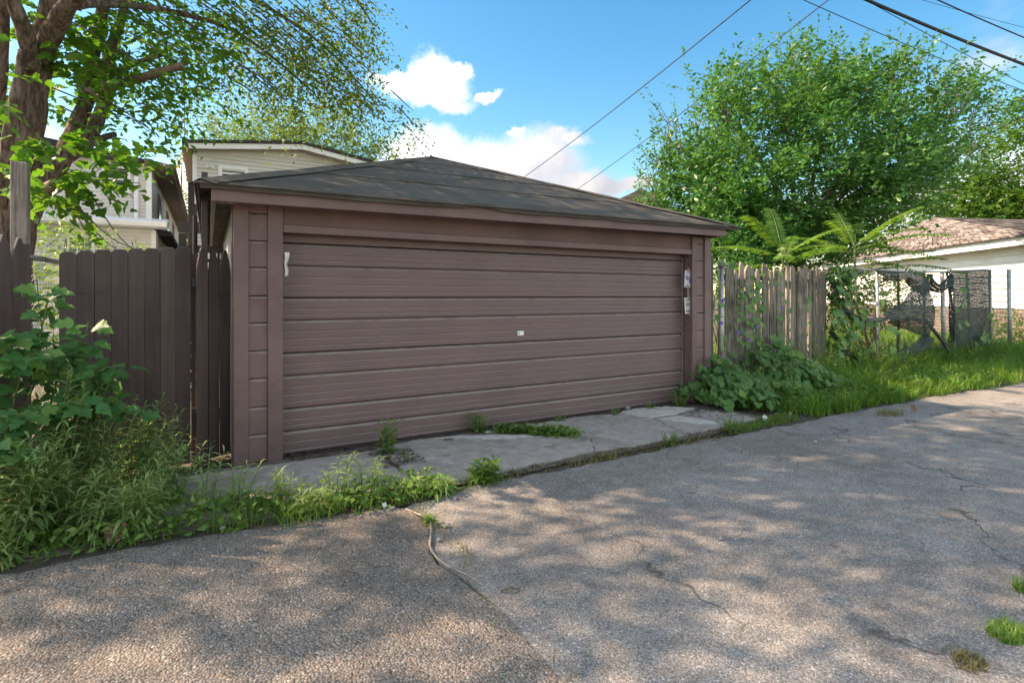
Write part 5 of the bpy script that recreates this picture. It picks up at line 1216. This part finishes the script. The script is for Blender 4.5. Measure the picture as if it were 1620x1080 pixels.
for k in range(10):
    x_ = random.choice([6.97, 7.05, 7.2, 7.35, 7.6, 7.75, 8.0, 8.15, 8.3, 8.9]); z_ = random.uniform(.5, .8); zt_ = random.uniform(1.5, 2.05)
    while z_ < zt_:
        climb.append((x_ + random.uniform(-.09, .09), YF - .05 - random.uniform(0, .06), z_)); z_ += random.uniform(.06, .22); x_ += random.uniform(-.03, .05)
for c in ((6.47, 5.26, 1.40), (6.42, 5.2, 1.68), (6.55, 5.28, 1.99), (6.39, 5.22, 1.22), (6.36, 5.2, 1.62), (6.95, 5.4, 2.0), (6.6, 5.3, .9)): climb.append(c)
climb = np.array(climb); mc = len(climb)
dr2 = np.stack([rng.normal(0, .4, mc), rng.uniform(-.5, 0, mc), rng.uniform(-1, -.4, mc)], 1); nm2 = np.stack([rng.normal(0, .35, mc), rng.uniform(-1, -.6, mc), rng.uniform(.1, .6, mc)], 1); sz2 = rng.uniform(.07, .13, mc)
leaf_objects('leaf', climb, dr2, nm2, sz2, HEART, L_HEART, vine)
front = np.argsort(pos[:, 1] - pos[:, 2] * .9 + rng.uniform(0, .5, m_)); one, rest = front[:max(0, 290 - mc)], front[max(0, 290 - mc):]
leaf_objects('leaf', pos[one], dr[one], nm[one], sz[one] * 1.05, HEART, L_HEART, vine)
o = leaf_cloud('foliage', pos[rest], dr[rest], nm[rest], sz[rest], HEART, L_HEART, vine); o['kind'] = 'stuff'
sb = MB()
for k in range(14):
    x_ = 6.5 + k * .19; pts_ = [Vector((x_, 5.2, .1)), Vector((x_ + .05, YF - .06, .7)), Vector((x_ + random.uniform(-.1, .15), YF - .04, 1.3)), Vector((x_ + random.uniform(-.2, .3), YF - .03, random.uniform(1.5, 2.05)))]
    sb.tube(limb_pts(pts_, 5), .004, 4, False)
sb.build('stems', STEMG, vine)
def flower(c):
    b = MB(); c = Vector(c); vs = [c]; n = 10
    for i in range(n): a = 2 * math.pi * i / n; vs.append(c + Vector((math.cos(a) * .032, -.035, math.sin(a) * .032 + .006)))
    return b.add(vs, [(0, 1 + i, 1 + (i + 1) % n) for i in range(n)]).build('flower', PETAL, vine)
for c in ((6.38, 5.17, 1.42), (6.40, 5.2, 1.10), (7.42, 5.36, 1.02), (7.22, 5.36, .83), (8.05, 5.35, 1.3), (6.9, 5.3, .95)): flower(c)
v2 = thing('climbing_vine', 'thin vine of small heart-shaped leaves climbing the chain-link screen', 'vine', (12.5, YF - .1, 0))
ps = []
for (xa, za, xb, zb, n) in ((fx(1306), 1.0, fx(1330), 2.0, 40), (fx(1310), .6, fx(1345), 1.2, 36), (fx(1320), .3, fx(1370), .7, 24), (fx(1330), 1.1, fx(1400), 1.75, 8), (fx(1500), .8, fx(1512), 1.85, 9), (fx(1540), .3, fx(1552), 1.2, 8), (fx(1490), .3, fx(1510), .9, 8), (fx(1525), .2, fx(1545), .7, 8), (fx(1340), 1.0, fx(1400), .9, 8), (fx(1308), 1.6, fx(1316), 2.1, 10), (fx(1380), .5, fx(1420), .6, 5)):
    for k in range(n): u = k / max(1, n - 1); ps.append((xa + (xb - xa) * u + random.uniform(-.12, .12), YF - .14 - random.uniform(0, .1), za + (zb - za) * u + random.uniform(-.09, .09)))
ps = np.array(ps); mc = len(ps)
leaf_objects('leaf', ps, np.stack([rng.normal(0, .4, mc), rng.uniform(-.5, 0, mc), rng.uniform(-1, -.3, mc)], 1), np.stack([rng.normal(0, .35, mc), rng.uniform(-1, -.5, mc), rng.uniform(.2, .8, mc)], 1), rng.uniform(.10, .17, mc), HEART, L_HEART, v2)
weed('small_weed', 'tall leafy weed beside the last stakes of the stake fence', (9.0, 5.2, 0), .95, 9, .16, .28, L_WEED, 'small weeds on the apron', T=OVAL, nl=14, width=.8)
weed('small_weed', 'weed tangle at the foot of the torn screen', (10.4, 5.2, 0), .55, 14, .12, .5, L_WEED, 'small weeds on the apron', T=OVAL, nl=12, width=.8)

# ---------------------------------------------------------------- small things on the ground
root = limb_pts([(1.20, 3.62, .01), (1.255, 3.45, .012), (1.262, 3.30, .016), (1.20, 3.13, .018), (1.14, 2.98, .018), (1.128, 2.85, .016), (1.15, 2.72, .014), (1.20, 2.60, .012), (1.235, 2.47, .006)], 4)
tag(MB().tube(root, [.003 + .005 * math.sin(math.pi * min(1, (i + 3) / len(root))) + .0015 * math.sin(i * 1.9) for i in range(len(root))], 7).build('bare_root', flat('pale_root', (0.30, 0.265, 0.22), .9, var=.3, nscale=30), None, True), 'pale bare root lying along the seam between the two pavements', 'root')
def crumple(name, label, cat, c, s, mat, seed, group=None):
    r = random.Random(seed); n = 7; vs = []; fs = []
    for j in range(n):
        for i in range(n):
            u, v = i / (n - 1) - .5, j / (n - 1) - .5; w = 1 - .5 * (abs(v) * 2) ** 2
            vs.append((c[0] + u * s * w + r.uniform(-.1, .1) * s, c[1] + v * s * .35 + r.uniform(-.14, .14) * s, c[2] + (v + .5) * s * .8 + r.uniform(0, .16) * s + .25 * s * abs(u)))
    fs = [(j * n + i, j * n + i + 1, (j + 1) * n + i + 1, (j + 1) * n + i) for j in range(n - 1) for i in range(n - 1)]
    return tag(MB().add(vs, fs).build(name, mat, None), label, cat, group)
crumple('dead_leaf', 'large crumpled brown dead leaf among the weeds at the alley edge', 'leaf', (-.48, 3.93, .03), .12, DEADLEAF, 4)
crumple('paper_scrap', 'small crumpled white scrap at the tip of the right grass', 'litter', (5.74, 4.02, .005), .08, PAPER, 5)
crumple('paper_scrap', 'tiny white scrap in the grass left edge near the root head', 'litter', (1.08, 3.72, .005), .035, PAPER, 9)
crumple('dead_leaf', 'small curled brown leaf on the alley beside the straw tuft', 'leaf', (7.9, 3.42, .003), .10, DEADLEAF, 6)
def twig(label, a, b, r, sag=.02):
    a, b = Vector(a), Vector(b); m_ = (a + b) / 2 + Vector((random.uniform(-.03, .03), random.uniform(-.03, .03), sag)); tag(MB().tube([a, m_, b], [r, r * 1.1, r * .6], 5).build('fallen_twig', STEMB), label, 'twig', 'fallen twigs')
tg = lambda x, y, z=.006: (*G(x, y)[:2], z)
twig('dark curved twig on the asphalt right of the root end', tg(792, 937), tg(822, 934), .005)
twig('twig on the slab below the door', (*G(702, 700)[:2], .03), (*G(716, 702)[:2], .03), .008)
twig('straw-like pale twig on the coarse pavement', tg(585, 893), tg(606, 896), .003, .004)
twig('twig at the alley edge below the pale concrete', tg(980, 711), tg(995, 717), .007)
for k, (x, y, s) in enumerate(((706, 834, .022), (694, 856, .014), (1140, 854, .012), (620, 806, .02), (1100, 660, .03), (1290, 700, .02), (352, 838, .02), (993, 648, .04))):
    c = G(x, y); bm = bmesh.new(); bmesh.ops.create_icosphere(bm, subdivisions=2, radius=s)
    rr_ = random.Random(k)
    for v in bm.verts: v.co *= rr_.uniform(.75, 1.15); v.co.z *= .6
    me = bpy.data.meshes.new('pebble'); bm.to_mesh(me); bm.free(); me.materials.append(CONC); o = link('pebble', me, (c.x, c.y, s * .4 + .006))
    tag(o, ('loose grey stone right of the pale root', 'second small stone below the one by the root', 'dark stone in the middle of the alley', 'pale stone at the weeds above the seam', 'pale chunk under the flyers on the litter', 'small stone near the right grass', 'pale stone at the weed edge left of the seam', 'pale chunk of concrete beside the right end of the door')[k], 'stone', 'loose stones')
# wispy weeds along the alley edge, each a plant of its own
wisp = [((-.02, 4.22), .42, 5, 'tall wispy weed before the foot of the pointed pickets'), ((.18, 4.16), .34, 6, 'feathery pale weed left of the garage corner'), ((.46, 4.05), .28, 5, 'wispy weed before the left garage siding'),
        ((.80, 3.98), .34, 6, 'tallest wispy weed in the strip before the door corner'), ((1.02, 3.90), .30, 6, 'bushy pale weed at the strip before the door'), ((1.25, 3.86), .18, 6, 'short wispy weed left of the dock'), ((1.50, 3.80), .12, 6, 'lowest weed of the strip just left of the dock'),
        ((-.34, 4.25), .38, 6, 'leaning weed at the edge of the goldenrod bed'), ((-.62, 4.02), .30, 7, 'short weed behind the crumpled brown leaf'), ((-1.0, 3.98), .34, 8, 'weed at the alley edge under the goldenrod'), ((.62, 3.86), .16, 7, 'low leafy weed at the alley edge before the concrete')]
for (xy, h, n, lab) in wisp: weed('wispy_weed', lab, (*xy, 0), h, n, .13, .12, L_GOLD, 'wispy weeds along the alley edge', T=ARCH, nl=20, lean=(.08, -.05), width=1.0)

for (xy, h, n, ll, sp, lab) in (((6.35, 4.55), .55, 9, .10, .22, 'thin weed sprouting from the left end of the heart-leaved mound'), ((7.3, 4.75), .80, 9, .11, .25, 'tall weed standing in the middle of the heart-leaved mound'), ((8.55, 4.9), .75, 12, .13, .3, 'bushy weed at the right end of the heart-leaved mound'),
                               ((8.0, 4.3), .35, 12, .09, .3, 'low weed between the mound and the grass'), ((10.9, 4.9), .5, 12, .11, .4, 'weed clump in the grass before the torn screen'), ((13.6, 5.0), .5, 12, .11, .45, 'weed clump in the grass before the hanging green panel')):
    weed('mound_weed', lab, (*xy, 0), h, n, ll, sp, L_WEED, 'weeds in and beside the heart-leaved mound', T=OVAL, nl=13, width=.85)

n_ = 620
vx = fx(1304) + (fx(1352) - fx(1304)) * rng.uniform(0, 1, n_) ** 1.5; vz = rng.uniform(.15, 2.05, n_)
o = leaf_cloud('foliage', np.stack([vx, YF - .03 - rng.uniform(0, .16, n_), vz], 1), np.stack([rng.normal(0, .5, n_), rng.uniform(-.5, 0, n_), rng.uniform(-1, -.2, n_)], 1), np.stack([rng.normal(0, .4, n_), rng.uniform(-1, -.3, n_), rng.uniform(.1, .8, n_)], 1), rng.uniform(.06, .12, n_), OVAL, L_DARK, v2, 1.3); o['kind'] = 'stuff'
pts = np.concatenate([scatter(9.3, 18, 5.15, 5.75, 5200, .05), scatter(8.2, 9.6, 4.3, 5.3, 1300, .02)]); o = grass('grass', pts, .42, .9, L_GRASS, .007); o['kind'] = 'stuff'
